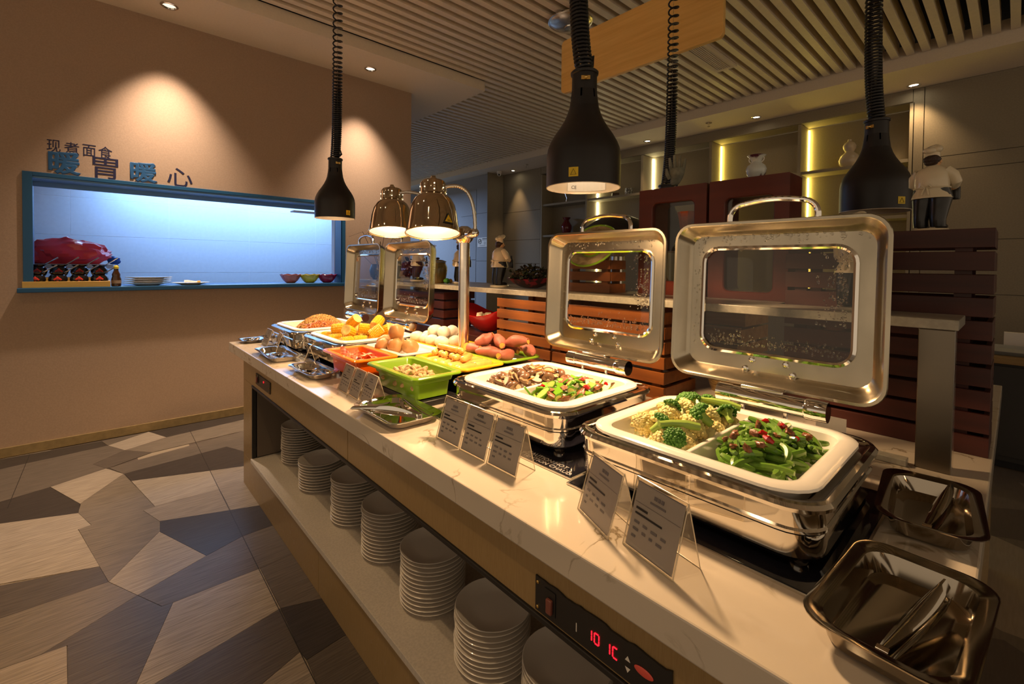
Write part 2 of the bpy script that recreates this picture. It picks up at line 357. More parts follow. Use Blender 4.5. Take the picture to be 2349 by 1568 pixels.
# kitchen behind the pass
kb = structure(MB().box(-2.2, 2.79, 6.81, 6.9, 0, 3.0).build('wall_kitchen', M['grout'], smooth=False))
tw, th = .85, .405
for i in range(-3, 4):
    for j in range(-2, 4):
        x0 = max(-.2+i*tw, -2.19); x1 = min(-.2+(i+1)*tw, 2.78); z0 = 1.37+j*th
        if x1-x0 < .05: continue
        MB().box(x0+.002-(x0+x1)/2, x1-.002-(x0+x1)/2, -.0015, 0, -th/2+.002, th/2-.002).build('wall_tile', M['kitchen_tile'], kb, loc=((x0+x1)/2, 6.81, z0+th/2), smooth=False, world=True)
structure(MB().box(-2.2, 2.79, Y1, 6.9, 2.75, 2.8).build('ceiling_kitchen', M['kitchen_in'], smooth=False))
structure(MB().box(-2.3, -2.2, Y1, 6.9, 0, 2.8).build('wall_kitchen_side', M['kitchen_in'], smooth=False))
t = thing('kitchen_lamp', 'long fluorescent batten under the kitchen ceiling', 'lamp', (1.2, 6.4, 2.64))
MB().box(-1.3, 1.3, -.06, .06, .03, .108).build('housing', M['white'], t, bevel=.004)
MB().tube([(-1.28, 0, .02), (1.28, 0, .02)], .016, 10).build('tube', emis('kitchen_tube', (.75, .88, 1), 6), t)
t = thing('prep_table', 'pale steel prep table standing behind the black jars', 'table', (-.6, 5.80, 0))
MB().box(-.8, .72, -.15, .15, 1.43, 1.47).build('table_top', M['kitchen_in'], t, bevel=.004)
MB().box(-.8, -.15, .16, .18, 1.43, 1.482).build('upstand', M['steel'], t, bevel=.004)
for x in (-.75, .66):
    for y in (-.11, .11): MB().tube([(x, y, 0), (x, y, 1.429)], .016, 8).build('leg', M['steel'], t)

# ceilings
ceil = structure(MB().box(-5, 7.6, -5, 14.5, 4.05, 4.1).build('ceiling', M['plenum'], smooth=False, loc=(0, 0, 0)))
structure(MB().box(-5, 3.555, 4.45, WALL_Y+.3, CEIL, CEIL+.12).box(2.9, 3.555, WALL_Y+.3, 9.2, CEIL, CEIL+.12).build('trim_1', M['gypsum'], smooth=False))
structure(MB().box(6.33, 7.5, -5, 14.5, 3.62, 3.86).build('trim_2', M['gypsum'], smooth=False))
SP = .1232
def slat_mesh(L): return MB().box(-L/2, L/2, -.031, .031, 0, .15).mesh('slat', M['slat'], False)
sm_long, sm_short = slat_mesh(11.3), slat_mesh(2.765)
y = .18-SP*40
while y < 14:
    short = y > 4.41
    o = bpy.data.objects.new('slat', sm_short if short else sm_long); COL.objects.link(o)
    o.parent = ceil; o.location = ((3.56+6.325)/2 if short else -5+5.66, y, 3.745); y += SP
# vent in the slats
t = thing('air_vent', 'cream louvred air vent set in the slatted ceiling', 'vent', (4.8, 2.24, 3.722))
MB().loft([rr(-.45, .45, -.115, .115, .004, z, 1) for z in (0, .02)]+[rr(-.40, .40, -.075, .075, .004, z, 1) for z in (.02, 0)], closed=True).build('frame', M['gypsum'], t, smooth=False)
for i in range(7): MB().box(-.40, .40, -.008, .004, 0, .016).build('louvre', M['slat'], t, loc=(0, -.063+i*.021, .003), rot=(R(25), 0, 0), smooth=False)

# back wall, panels, column, corridor
wb = structure(MB().box(7.12, 7.5, -5, .84, 0, 3.62).box(7.12, 7.5, 6.93, 8.15, 0, 3.62).box(7.12, 7.5, .84, 6.93, 0, 1.0).box(7.12, 7.5, .84, 6.93, 3.47, 3.62).build('wall_back', M['panel'], smooth=False))
def panel(y0, y1, z0, z1): MB().box(7.1, 7.118, y0+.004, y1-.004, z0+.004, z1-.004).build('wall_panel', M['panel'], wb, smooth=False, world=True)
for z0, z1 in ((0, 1.25), (1.25, 1.84), (1.84, 2.63), (2.63, 2.79), (2.79, 3.62)): panel(-5, .76, z0, z1)
for z0, z1 in ((0, 1.55), (1.55, 2.08), (2.08, 2.72), (2.72, 3.62)): panel(6.93, 8.15, z0, z1)
panel(.76, .86, 0, 3.62); panel(.86, 6.93, 3.47, 3.62)
wc = structure(MB().box(6.72, 7.5, 8.16, 14.5, 0, 3.62).build('wall_column', M['far'], smooth=False))
for y0, y1, z0, z1 in ((8.16, 8.66, 0, 1.6), (8.16, 8.66, 1.6, 2.72), (8.16, 8.66, 2.72, 3.6), (8.67, 9.3, 0, 1.62), (8.67, 9.3, 1.63, 2.68), (8.67, 9.3, 2.69, 3.3)):
    MB().box(6.705, 6.719, y0+.004, y1-.004, z0+.004, z1-.004).build('wall_panel', M['far'], wc, smooth=False, world=True)
structure(MB().box(6.62, 7.1, 8.15, 8.16, 0, 3.62).build('wall_pier', M['panel'], smooth=False))
structure(MB().box(2.5, 7.0, 13.0, 13.1, 0, 3.9).build('wall_far', M['far'], smooth=False))
d = structure(MB().box(4.6, 5.5, 12.95, 12.995, 0, 2.3).build('door_1', P('pale_green_door', (.45, .55, .42), .5), smooth=False, bevel=.004))
MB().box(5.6, 5.9, 12.97, 12.995, 0, 2.3).build('door_frame', M['kitchen_in'], d, smooth=False, world=True)

# built-in display shelving
sh = thing('display_shelving', 'tall built-in khaki display shelving with lit uprights on far wall', 'shelving', (7.28, 3.9, 1.0))
def spart(n, m, *b): return MB().box(*b).build(n, M[m] if isinstance(m, str) else m, sh, smooth=False, world=True)
spart('back_panel', 'niche', 7.44, 7.46, .85, 6.92, 1.0, 3.46)
UP = (6.90, 5.68, 4.45, 3.24, 2.02, .86)
for yy in UP: spart('upright', 'niche', 7.1, 7.44, yy-.012, yy+.028, 1.0, 3.46)
for a, b in zip(UP[:-1], UP[1:]):
    for z in (2.14, 2.80): spart('shelf', 'niche', 7.12, 7.44, b+.029, a-.013, z-.02, z+.02)
for k, yy in enumerate(UP[1:5]):
    for z0, z1 in ((1.1, 2.115), (2.165, 2.775), (2.825, 3.44)):
        spart('led_strip', 'led_white' if k < 2 else 'led', 7.415, 7.436, yy-.026, yy-.014, z0, z1)

# downlights, sprinklers, security camera
def downlight(x, y, z, label, group, en, ang, blend=.8, col=WARM, tilt=(0, 0, 0), lens=12):
    t = thing('downlight', label, 'light', (x, y, z-.012), group=group)
    MB().lathe([(.052, .011), (.062, .011), (.064, .004), (.058, 0), (.048, 0), (.044, .010)], 24).build('ring', M['chrome'], t)
    MB().lathe([(.001, .0105), (.043, .0105)], 24).build('lens', emis('downlight_lens', (1, .86, .62), lens), t)
    s = add_light('downlight_beam', 'SPOT', (x, y, z-.03), en, col, tilt, spot_size=R(ang), spot_blend=blend, shadow_soft_size=.03)
    return t
downlight(.466, 4.806, CEIL, 'round downlight above the blue sign lettering', 'downlights along the brown wall', 230, 76, 1.0, (1, .76, .56), lens=.8)
downlight(2.238, 4.809, CEIL, 'round downlight above the brown wall end', 'downlights along the brown wall', 190, 76, 1.0, (1, .76, .56), lens=2)
downlight(6.87, 4.22, 3.62, 'round downlight in the soffit before the white lit upright', 'downlights over the shelving', 16, 80)
downlight(6.86, 2.5, 3.62, 'round downlight in the soffit above the blue and white vase', 'downlights over the shelving', 16, 80)
downlight(6.94, .84, 3.62, 'round downlight in the soffit above the shelving end', 'downlights over the shelving', 26, 90)
downlight(6.9, 7.6, 3.62, 'round downlight in the soffit by the security camera', 'downlights over the shelving', 26, 60)
for x, y in ((-.35, 1.0), (-.15, 2.35), (-.6, 3.6)):
    downlight(x, y, 3.735, 'round downlight in the slatted ceiling over the walkway', 'downlights over the walkway', 34, 75)
def sprinkler(x, y, label):
    t = thing('sprinkler', label, 'sprinkler', (x, y, 3.56), group='ceiling sprinklers')
    MB().lathe([(.045, .06), (.045, .052), (.02, .048)], 16, cap0=True).build('plate', M['chrome'], t)
    MB().lathe([(.012, .05), (.012, .012), (.02, .008), (.02, 0)], 12, cap1=True).build('head', M['chrome'], t)
sprinkler(6.684, 6.95, 'small chrome sprinkler beside the security camera')
sprinkler(6.636, 3.07, 'small chrome sprinkler between two soffit downlights')
t = thing('security_camera', 'white dome security camera under the far soffit corner', 'camera', (6.75, 7.9, 3.52))
MB().lathe([(.055, .1), (.055, .06), (.05, .055)], 20, cap1=True).build('mount', M['white'], t)
MB().ell((0, 0, .04), .045).build('ball', M['white'], t)
MB().lathe([(.02, 0), (.022, .012), (.02, .02)], 16, cap0=True).build('lens', M['black'], t, loc=(-.03, -.035, .015), rot=(R(-50), R(35), 0))
t = thing('ceiling_dish', 'round polished steel dish fixed under the slatted ceiling', 'dish', (3.205, 2.78, 3.66))
MB().lathe([(.19, .05), (.20, .055), (.20, .065), (.185, .048), (.12, .02), (.06, .008)], 40).build('rim_dish', M['steel'], t)
MB().lathe([(.055, .012), (.05, .0), (.02, -.006)], 24, cap0=True, cap1=True).build('centre_cap', M['steel'], t)
MB().lathe([(.05, .085), (.05, .02)], 16, cap0=True).build('stem', M['steel'], t)
t = thing('hanging_board', 'plain oak board with rounded corners hanging from the ceiling', 'sign board', (3.0, 1.99, 2.985))
b = [(0, 0)]
lp = [(z, yy) for yy, z, _ in rr(-.69, .69, 0, .445, .035, 0, 5)]
MB().loft([[(-.018, yy, z) for z, yy in lp], [(.018, yy, z) for z, yy in lp]], cap0=True, cap1=True).build('board', M['oak'], t, bevel=.003)
for yy in (-.5, .5): MB().tube([(0, yy, .445), (0, yy, .80)], .002, 6).build('wire', M['steel'], t)

# notice on the corridor wall
t = thing('no_smoking_notice', 'small white no smoking notice on the grey corridor wall', 'notice', (6.70, 8.40, 1.93))
MB().box(-.004, 0, -.2, .2, 0, .22).build('sheet', M['white'], t, smooth=False)
MB().tube([(-.006, .11+.055*math.cos(a*.4), .13+.055*math.sin(a*.4)) for a in range(16)], .006, 5, closed=True).build('ban_ring', M['ink'], t)
MB().tube([(-.006, .15, .09), (-.006, .07, .17)], .005, 5).build('ban_bar', M['ink'], t)
MB().box(-.006, -.0045, .08, .14, .125, .135).build('cigarette', M['ink'], t)
for k, (y0, y1, z) in enumerate(((-.18, .02, .18), (-.18, .02, .155), (-.12, -.04, .11), (-.12, -.04, .085), (-.12, -.04, .06), (-.1, .12, .03))):
    MB().box(-.006, -.0045, y0, y1, z, z+(.016 if k == 0 else .007)).build('print_line', M['ink'] if k < 2 else M['inkgrey'], t)

# wall lettering
def text_obj(s, size, mat, parent, loc, rot, offset=0.0, extrude=.001, align='LEFT', name='lettering', bevel=0):
    cu = bpy.data.curves.new(name, 'FONT'); cu.body = s; cu.size = size; cu.offset = offset; cu.extrude = extrude; cu.align_x = align
    cu.resolution_u = 3; cu.bevel_depth = bevel; cu.bevel_resolution = 1
    o = bpy.data.objects.new(name+'_tmp', cu); COL.objects.link(o)
    dg = bpy.context.evaluated_depsgraph_get(); me = bpy.data.meshes.new_from_object(o.evaluated_get(dg))
    bpy.data.objects.remove(o); me.materials.clear(); me.materials.append(mat)
    r = bpy.data.objects.new(name, me); COL.objects.link(r); r.location = loc; r.rotation_euler = rot
    if parent: r.parent = parent
    return r
def bbox2(me):
    xs = [v.co.x for v in me.vertices]; ys = [v.co.y for v in me.vertices]; return min(xs), max(xs), min(ys), max(ys)
def glyph(s, x0, x1, z0, z1, mat, parent, offset, depth, name='character'):
    o = text_obj(s, .2, mat, None, (0, 0, 0), (R(90), 0, 0), 0, depth, name=name, bevel=offset)
    a, b, c, d = bbox2(o.data); sx, sy = (x1-x0)/(b-a), (z1-z0)/(d-c)
    for v in o.data.vertices: v.co.x = (v.co.x-a)*sx; v.co.y = (v.co.y-c)*sy; v.co.z *= .22
    o.location = (x0, WALL_Y-(depth+offset)*.22-.0005, z0); o.parent = parent; o.matrix_parent_inverse = wm(parent).inverted(); return o
lt = thing('wall_lettering', 'small dark navy characters on the brown wall over the big lettering', 'lettering', (-.09, WALL_Y, 2.35))
for ch, x0, x1, z0, z1 in (('现', -.281, -.203, 2.357, 2.453), ('煮', -.182, -.095, 2.355, 2.452), ('面', -.075, .005, 2.355, 2.452), ('食', .022, .107, 2.352, 2.455)):
    glyph(ch, x0, x1, z0, z1, M['sign_navy'], lt, 0, .002)
lt = thing('wall_lettering', 'large blue and navy characters standing along the blue window head', 'lettering', (.2, WALL_Y, 2.186))
glyph('暖', -.274, -.085, 2.187, 2.372, M['sign_blue'], lt, .0065, .004)
glyph('胃', -.015, .145, 2.187, 2.36, M['sign_navy'], lt, .0006, .003)
glyph('暖', .222, .408, 2.187, 2.365, M['sign_blue'], lt, .0065, .004)
glyph('心', .478, .665, 2.187, 2.35, M['sign_navy'], lt, .0006, .003)
# ------------------------------------------------------------------ buffet counter
TOP = .92; FX = .74; FAR = 3.52
ct = thing('buffet_counter', 'long bronze laminate buffet counter with an open plate shelf', 'counter', (1.9, 1.76, 0))
def cpart(n, m, *b, bev=.0015): return MB().box(*b).build(n, M[m] if isinstance(m, str) else m, ct, smooth=False, bevel=bev, world=True)
cpart('plinth_panel', 'counter', FX, FX+.02, .06, 2.098, 0, .205)
cpart('plinth_panel', 'counter', FX, FX+.02, 2.102, FAR, 0, .205)
cpart('apron_panel', 'counter', FX, FX+.02, .06, 1.778, .713, .854)
cpart('apron_panel', 'counter', FX, FX+.02, 1.782, FAR, .713, .854)
cpart('end_stile', 'counter', FX, FX+.02, 3.285, FAR, .207, .712)
cpart('end_stile', 'counter', FX, FX+.02, .06, .16, .207, .712)
cpart('end_panel', 'counter', FX+.022, 3.35, FAR-.02, FAR, 0, .854)
cpart('end_panel', 'counter', FX+.022, 3.35, .06, .08, 0, .854)
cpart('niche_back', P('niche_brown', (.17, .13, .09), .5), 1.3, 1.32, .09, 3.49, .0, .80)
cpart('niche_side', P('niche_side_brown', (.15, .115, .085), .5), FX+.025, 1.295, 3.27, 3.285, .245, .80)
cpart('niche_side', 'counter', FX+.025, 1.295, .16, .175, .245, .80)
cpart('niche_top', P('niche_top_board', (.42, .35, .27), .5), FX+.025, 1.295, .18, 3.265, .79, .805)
cpart('plate_shelf', P('speckled_stone_shelf', (.62, .56, .48), .3, nscale=120, namt=.15), FX-.012, 1.295, .165, 3.28, .215, .24)
cpart('edge_trim', 'black_trim', FX-.006, FX+.018, .16, 3.285, .700, .7125)
cpart('edge_trim', 'black_trim', FX-.004, FX+.02, 3.272, 3.284, .242, .699)
cpart('edge_trim', 'black_trim', FX-.004, FX+.012, .16, 3.285, .206, .2145)
wt = tag(MB().box(.715, 3.4, .035, 3.85, .855, TOP).build('worktop', M['quartz'], smooth=False, bevel=.004), 'long pale veined quartz worktop on the buffet counter', 'worktop')
# control panels
def control(y0, y1, z0, z1, label, full):
    t = thing('control_panel', label, 'control panel', (FX-.001, (y0+y1)/2, z0)); W_, H_ = y1-y0, z1-z0
    jag = [(-W_/2, 0), (W_/2, 0)]
    random.seed(4); n = 26
    jag += [(W_/2-W_*i/n, H_-(random.random()*.006 if full and 0 < i < n else 0)) for i in range(n+1)]
    m = MB(); m.M = Matrix(((0, 0, -1, 0), (1, 0, 0, 0), (0, 1, 0, 0), (0, 0, 0, 1))); m.prism(jag, .0, .004); m.build('plate', M['black'], t, smooth=False)
    MB().box(-.006, -.0045, W_/2-.062, W_/2-.03, .014, .066).build('switch_surround', M['black_trim'], t)
    MB().box(-.014, -.006, W_/2-.056, W_/2-.04, .018, .05).build('rocker_switch', P('red_brown_rocker', (.22, .07, .05), .35), t, bevel=.002)
    for yy, zz in ((W_/2-.008, .01), (W_/2-.008, H_-.012), (-W_/2+.012, H_-.035), (-W_/2+.012, .01)):
        MB().lathe([(.004, 0), (.004, .002), (.002, .003)], 10, cap1=True).build('screw', M['brass'], t, loc=(-.004, yy, zz), rot=(0, R(-90), 0))
    if full:
        MB().box(-.005, -.0042, .045, .047, .02, .038).build('tick_mark', M['white'], t)
        # seven segment digits 1 0 . 1 C
        def seg(y, z, vert, m=M['red_digit']):
            L = .0085
            MB().box(-.0055, -.0043, y-(.0011 if vert else L/2), y+(.0011 if vert else L/2), z-(L/2 if vert else .0011), z+(L/2 if vert else .0011)).build('digit_segment', m, t, smooth=False)
        zc = .036
        for yd, segs in ((.012, 'bc'), (-.006, 'abcdef'), (-.032, 'bc'), (-.050, 'adef')):
            for s in segs:
                dy, dz, v = {'a': (0, .0105, 0), 'd': (0, -.0105, 0), 'b': (-.0055, .0052, 1), 'c': (-.0055, -.0052, 1), 'f': (.0055, .0052, 1), 'e': (.0055, -.0052, 1)}[s]
                seg(yd+dy, zc+dz, v)
        for zz, s in ((.044, 1), (.022, -1)):
            MB().add([(-.0048, -.078+.006, zz-s*.005), (-.0048, -.078-.006, zz-s*.005), (-.0048, -.078, zz+s*.005)], [(0, 1, 2)]).build('arrow_mark', M['white'], t)
        MB().ell((0, 0, 0), (.002, .02, .008)).build('indicator', M['red_dim'], t, loc=(-.005, -.112, .040))
    else:
        MB().box(-.006, -.0043, -.03, -.022, .04, .05).build('indicator', M['red_digit'], t)
    return t
control(.385, .718, .722, .800, 'black temperature control panel with red digits on the counter apron', True)
control(2.865, 3.18, .745, .812, 'small black control panel at the far end of the counter apron', False)

# plates on the lower shelf
pm = MB().lathe([(.001, .004), (.06, .004), (.064, 0), (.070, 0), (.078, .005), (.105, .0125), (.121, .0185), (.1225, .020), (.1205, .021), (.104, .0155), (.076, .0085), (.06, .0075), (.001, .0075)], 40).mesh('plate', M['plate'])
random.seed(2)
NTH = 'first second third fourth fifth sixth seventh eighth ninth tenth eleventh twelfth thirteenth fourteenth fifteenth'.split()
ORD = ('stack next to the shelf end', 'second stack from the shelf end', 'third stack from the shelf end', 'fourth stack from the shelf end', 'fifth stack from the shelf end', 'sixth stack from the shelf end', 'seventh stack from the shelf end')
for k, (x, y, n) in enumerate(((.975, 3.06, 15), (.945, 2.63, 10), (.96, 2.19, 14), (.955, 1.83, 14), (.94, 1.46, 13), (.94, 1.11, 11), (.945, .80, 12))):
    z = .2405
    for i in range(n):
        inst(pm, 'dinner_plate', (x+random.uniform(-.0025, .0025), y+random.uniform(-.0025, .0025), z), (0, 0, random.random()*6),
             'grey dinner plate, '+NTH[n-1-i]+' from the top of the '+ORD[k] if i < n-1 else 'grey dinner plate lying on top of the '+ORD[k], 'plate', 'dinner plates on the counter shelf')
        z += .0148+random.uniform(0, .0012)

# hotplates let into the worktop
def hotplate(x0, x1, y0, y1, label, text=None):
    t = thing('hot_plate', label, 'hot plate', ((x0+x1)/2, (y0+y1)/2, TOP+.0003)); a, b = (x1-x0)/2, (y1-y0)/2
    MB().loft([rr(-a, a, -b, b, .004, 0, 2), rr(-a, a, -b, b, .004, .005, 2)], cap0=True, cap1=True).build('glass_top', M['black_glass'], t, bevel=.001)
    MB().loft([rr(-a-.006, a+.006, -b-.006, b+.006, .006, z, 2) for z in (0, .0035)]+[rr(-a-.001, a+.001, -b-.001, b+.001, .004, z, 2) for z in (.0035, 0)], closed=True).build('steel_rim', M['steel'], t, smooth=False)
    if text:
        for s, lx, ly in text:
            o = text_obj(s, .023, M['paper'], t, (lx-t.location.x, ly-t.location.y, .0053), (0, 0, R(-90)), 0, .0002, name='warning_print')
    return t
hotplate(.93, 1.50, .20, .79, 'black glass hot plate under the cauliflower and bean dish')
hotplate(.955, 1.55, .805, 1.50, 'black glass hot plate under the mushroom dish', (('CAUTION HOT', .982, 1.005), ('ATTENTION CHAUD', .960, 1.03)))
hotplate(.955, 1.50, 2.47, 3.09, 'black glass hot plate under the corn dish')
hotplate(.94, 1.47, 3.105, 3.70, 'black glass hot plate under the noodle dish')

# chafing dishes
LW, LH = .60, .515
def lid_parts(lid, seed):
    random.seed(seed)
    def lp(g, x, r): return [(x, yy, z) for yy, z, _ in rr(-LW/2-g, LW/2+g, -g, LH+g, r, 0, 6)]
    def hole(g, x): return [(x, yy, z) for yy, z, _ in rr(-.215-g, .215+g, .095-g, .432+g, .045+g, 0, 6)]
    MB().loft([lp(.006, .004, .062), lp(.004, 0, .06), lp(-.004, 0, .054), lp(-.010, .006, .05), lp(-.026, .048, .045), lp(-.036, .058, .04), hole(.006, .058), hole(.006, .062), lp(-.03, .062, .045), lp(-.018, .054, .05), lp(.002, .010, .058)], closed=True).build('shell', M['lidsteel'], lid)
    MB().loft([hole(.012, .0575), hole(.012, .052), hole(.004, .050), hole(-.002, .053), hole(-.002, .060)]).build('window_trim', M['chrome'], lid)
    MB().loft([hole(-.001, .0605), hole(-.001, .0635)], cap0=True, cap1=True).build('glass', M['glass'], lid, smooth=False)
    for yy, zz in ((.05, .070), (.07, .040), (-.05, .070), (-.07, .040)):
        MB().lathe([(.0105, 0), (.0105, .003), (.007, .007), (.002, .008)], 14, cap1=True).build('rivet', M['chrome'], lid, loc=(.058, yy, zz), rot=(0, R(-90), 0))
    hx = .03; pts = []
    for i in range(7): a = R(90+90*i/6); pts.append((hx, -.127+.045+.045*math.cos(a)*1, LH+.028+.045*math.sin(a)))
    path = [(hx, .127, LH-.002), (hx, .127, LH+.02)]
    path += [(hx, .127-.05*(1-math.cos(R(15*i))), LH+.02+.045*math.sin(R(15*i))) for i in range(1, 7)]
    path += [(hx, yy, LH+.065+.008*(1-(yy/.077)**2)) for yy in (.05, .025, 0, -.025, -.05)]
    path += [(hx, -.127+.05*(1-math.cos(R(90-15*i))), LH+.02+.045*math.sin(R(90-15*i))) for i in range(0, 6)]
    path += [(hx, -.127, LH+.02), (hx, -.127, LH-.002)]
    MB().tube(path, .0085, 10).build('handle', M['chrome'], lid)
    m = MB()
    def drop(yy, zz, x, r): m.ell((x, yy, zz), (r*.55, r, r*random.uniform(.9, 1.25)), 6, 4)
    for _ in range(300): drop(random.uniform(-.27, .27), LH-.016-abs(random.gauss(0, .018)), .0575, random.uniform(.0018, .0052))
    for _ in range(60): drop(random.uniform(.215, .255), random.uniform(.1, .47), .0575, random.uniform(.0014, .0034))
    for _ in range(260):
        yy = random.uniform(-.2, .2); zz = .11+abs(random.gauss(0, .02))
        drop(yy, zz, .060, random.uniform(.0014, .0042))
    for _ in range(150): drop(-.2+abs(random.gauss(0, .035)), random.uniform(.2, .42), .060, random.uniform(.0016, .0046))
    stuff(m.build('condensation', M['drop'], lid))
def chafer(x0, yc, label):
    t = thing('chafing_dish', label, 'chafing dish', (x0+.265, yc, TOP+.0055), group='open steel chafing dishes')
    a, b = .265, .295
    def L_(g, z, r=.075): return rr(-a-g, a+g, -b-g, b+g, r+g, z, 6)
    MB().loft([L_(-.03, .010), L_(-.012, .012), L_(-.004, .022), L_(-.004, .066), L_(-.001, .070), L_(-.001, .075), L_(-.005, .079), L_(-.004, .108), L_(.008, .114), L_(.010, .122), L_(.004, .129), L_(-.006, .130), L_(-.014, .124), L_(-.032, .122), L_(-.034, .05)], cap0=True, cap1=True).build('water_pan', M['chrome'], t)
    for sx, sy in ((-1, -1), (1, -1), (-1, 1), (1, 1)):
        MB().lathe([(.016, 0), (.018, .003), (.018, .012), (.026, .022), (.029, .05), (.029, .066)], 16, cap0=True).build('foot', M['chrome'], t, loc=(sx*(a-.045), sy*(b-.045), 0))
    # hinge
    MB().tube([(0, -.13, 0), (0, .07, 0)], .0265, 24).build('hinge_drum', M['chrome'], t, loc=(a-.012, .0, .178))
    MB().tube([(0, -.055, 0), (0, -.028, 0), (0, -.004, 0), (0, 0, 0)], [.0285, .0295, .0295, .027], 24).build('hinge_cap', M['chrome'], t, loc=(a-.012, -.13, .178))
    MB().tube([(0, 0, 0), (0, .045, 0)], .0285, 24).build('hinge_cap', M['chrome'], t, loc=(a-.012, .07, .178))
    for yy in (-.08, .04): MB().tube([(a-.014, yy, .120), (a-.014, yy, .155)], .006, 8).build('hinge_bolt', M['steel'], t)
    lid = bpy.data.objects.new('lid', None); COL.objects.link(lid); lid.parent = t; lid.location = (a+.022, .0, .208); lid.rotation_euler = (0, R(2.5), 0); lid.empty_display_size = .05
    lid_parts(lid, int(yc*100))
    MB().box(a-.01, a+.03, -.07, .05, .165, .212).build('hinge_arm', M['steel'], t, bevel=.004)
    return t
CH = [(.975, .525), (1.02, 1.195), (.97, 2.755), (.945, 3.39)]
for (x0, yc), lb in zip(CH, ('cauliflower and green beans', 'mushrooms and cucumber', 'corn cobs', 'fried noodles')):
    chafer(x0, yc, 'open steel chafing dish with a glass lid holding '+lb)
# white food pans that sit in the dishes
def food_pan(x0, yc, label, div=True, second=None, depth=.058):
    z0 = TOP+.0055+.1305; t = thing('food_pan', label, 'food pan', (x0+.262, yc, z0), group='white ceramic food pans')
    a, b = .243, .272
    def ring(x0, x1, y0, y1, g, z, r): return rr(x0-g, x1+g, y0-g, y1+g, r+g, z, 6)
    bays = [(-b+.045, .0), (.0, b-.045)] if div else [(-b+.045, b-.045)]
    y0, y1 = -b+.045, b-.045; x_0, x_1 = -a+.045, a-.045
    o = lambda g, z, r=.045: ring(x_0, x_1, y0, y1, g, z, r)
    MB().loft([o(-.035, -depth), o(-.012, -depth+.006), o(-.002, -.02), o(.002, .006), o(.008, .011), o(.018, .013), o(.036, .012), o(.045, .008), o(.046, .002), o(.040, .0), o(.012, -.001), o(.004, -depth+.002), o(-.03, -depth-.006)], cap0=True, cap1=True).build('basin', M['ceramic'], t)
    if div: MB().loft([[(x, yy, z) for x, yy, z in ((x_0+.0, -.007, zz), (x_1, -.007, zz), (x_1, .007, zz), (x_0, .007, zz))] for zz in (-depth, .0)], cap1=True).build('divider', M['ceramic'], t, bevel=.004, loc=(0, .0 if second is None else second, 0))
    return t
food_pan(*CH[0], 'white divided food pan with cauliflower and green beans')
food_pan(*CH[1], 'white divided food pan with mushrooms and cucumber')
food_pan(*CH[2], 'white food pan heaped with corn cobs', False)
food_pan(*CH[3], 'white food pan heaped with fried noodles', False)

# melamine pans
def mel_pan(x0, x1, y0, y1, zr, depth, mat, rim, label, taper=.03, lip=.028, r=.03):
    t = thing('melamine_pan', label, 'serving pan', ((x0+x1)/2, (y0+y1)/2, zr-depth), group='coloured melamine pans'); a, b = (x1-x0)/2, (y1-y0)/2; h = depth
    o = lambda g, z, rad=r: rr(-a+g, a-g, -b+g, b-g, max(rad-g*.3, .012), z, 6)
    MB().loft([o(lip+taper, 0), o(lip+taper-.012, .006)]+([o(lip+.012, h*.62), o(lip+.004, h*.66)] if h > .08 else [])+[o(lip-.002, h-.012), o(lip+.004, h-.006), o(lip+.008, h-.014), o(lip+taper+.004, .012), o(lip+taper+.02, .007)], cap0=True, cap1=True).build('basin', mat, t)
    MB().loft([o(0, h-.010), o(-.001, h-.005), o(.003, h), o(lip-.006, h-.0005), o(lip+.003, h-.003), o(lip+.0055, h-.008), o(lip-.0025, h-.012)], closed=True).build('rim', rim, t)
    return t
ZR = 1.05
mel_pan(.912, 1.160, 1.575, 2.0, ZR, .105, M['green'], M['green'], 'deep lime green pan of peanuts at the counter front')
mel_pan(.876, 1.114, 2.045, 2.455, ZR, .105, M['orange'], M['rim_orange'], 'deep orange pan of bacon beside the peanut pan')
mel_pan(1.163, 1.408, 1.585, 2.005, ZR, .035, M['yellow'], M['yellow'], 'shallow yellow pan of pale sausages behind the peanuts')
mel_pan(1.411, 1.665, 1.60, 1.975, ZR, .028, M['green'], M['green'], 'shallow lime green tray of sweet potatoes by the lamp pole', lip=.02)
mel_pan(1.118, 1.372, 2.05, 2.46, ZR, .032, M['ceramic'], M['ceramic'], 'shallow white tray of potatoes behind the bacon')
mel_pan(1.376, 1.645, 2.065, 2.46, ZR, .028, M['yellow'], M['yellow'], 'shallow yellow tray of white eggs by the lamp pole', lip=.02)
# risers under them
def riser(x0, x1, y0, y1, z1, label):
    t = thing('riser', label, 'riser', ((x0+x1)/2, (y0+y1)/2, TOP+.0003)); a, b, h = (x1-x0)/2, (y1-y0)/2, z1-TOP-.0006
    MB().box(-a, a, -b, b, 0, h).build('body', M['black'], t, bevel=.003)
    for sx in (-1, 1):
        for sy in (-1, 1): MB().box(sx*a-.005, sx*a+.005, sy*b-.005, sy*b+.005, 0, h-.001).build('corner_bead', M['chrome'], t, bevel=.001)
riser(.965, 1.155, 1.60, 2.42, ZR-.1055, 'low black riser under the peanut and bacon pans')
riser(1.175, 1.64, 1.62, 1.985, ZR-.0355, 'black riser under the sausage and sweet potato trays')
riser(1.175, 1.62, 2.085, 2.44, ZR-.0325, 'black riser under the potato and egg trays')

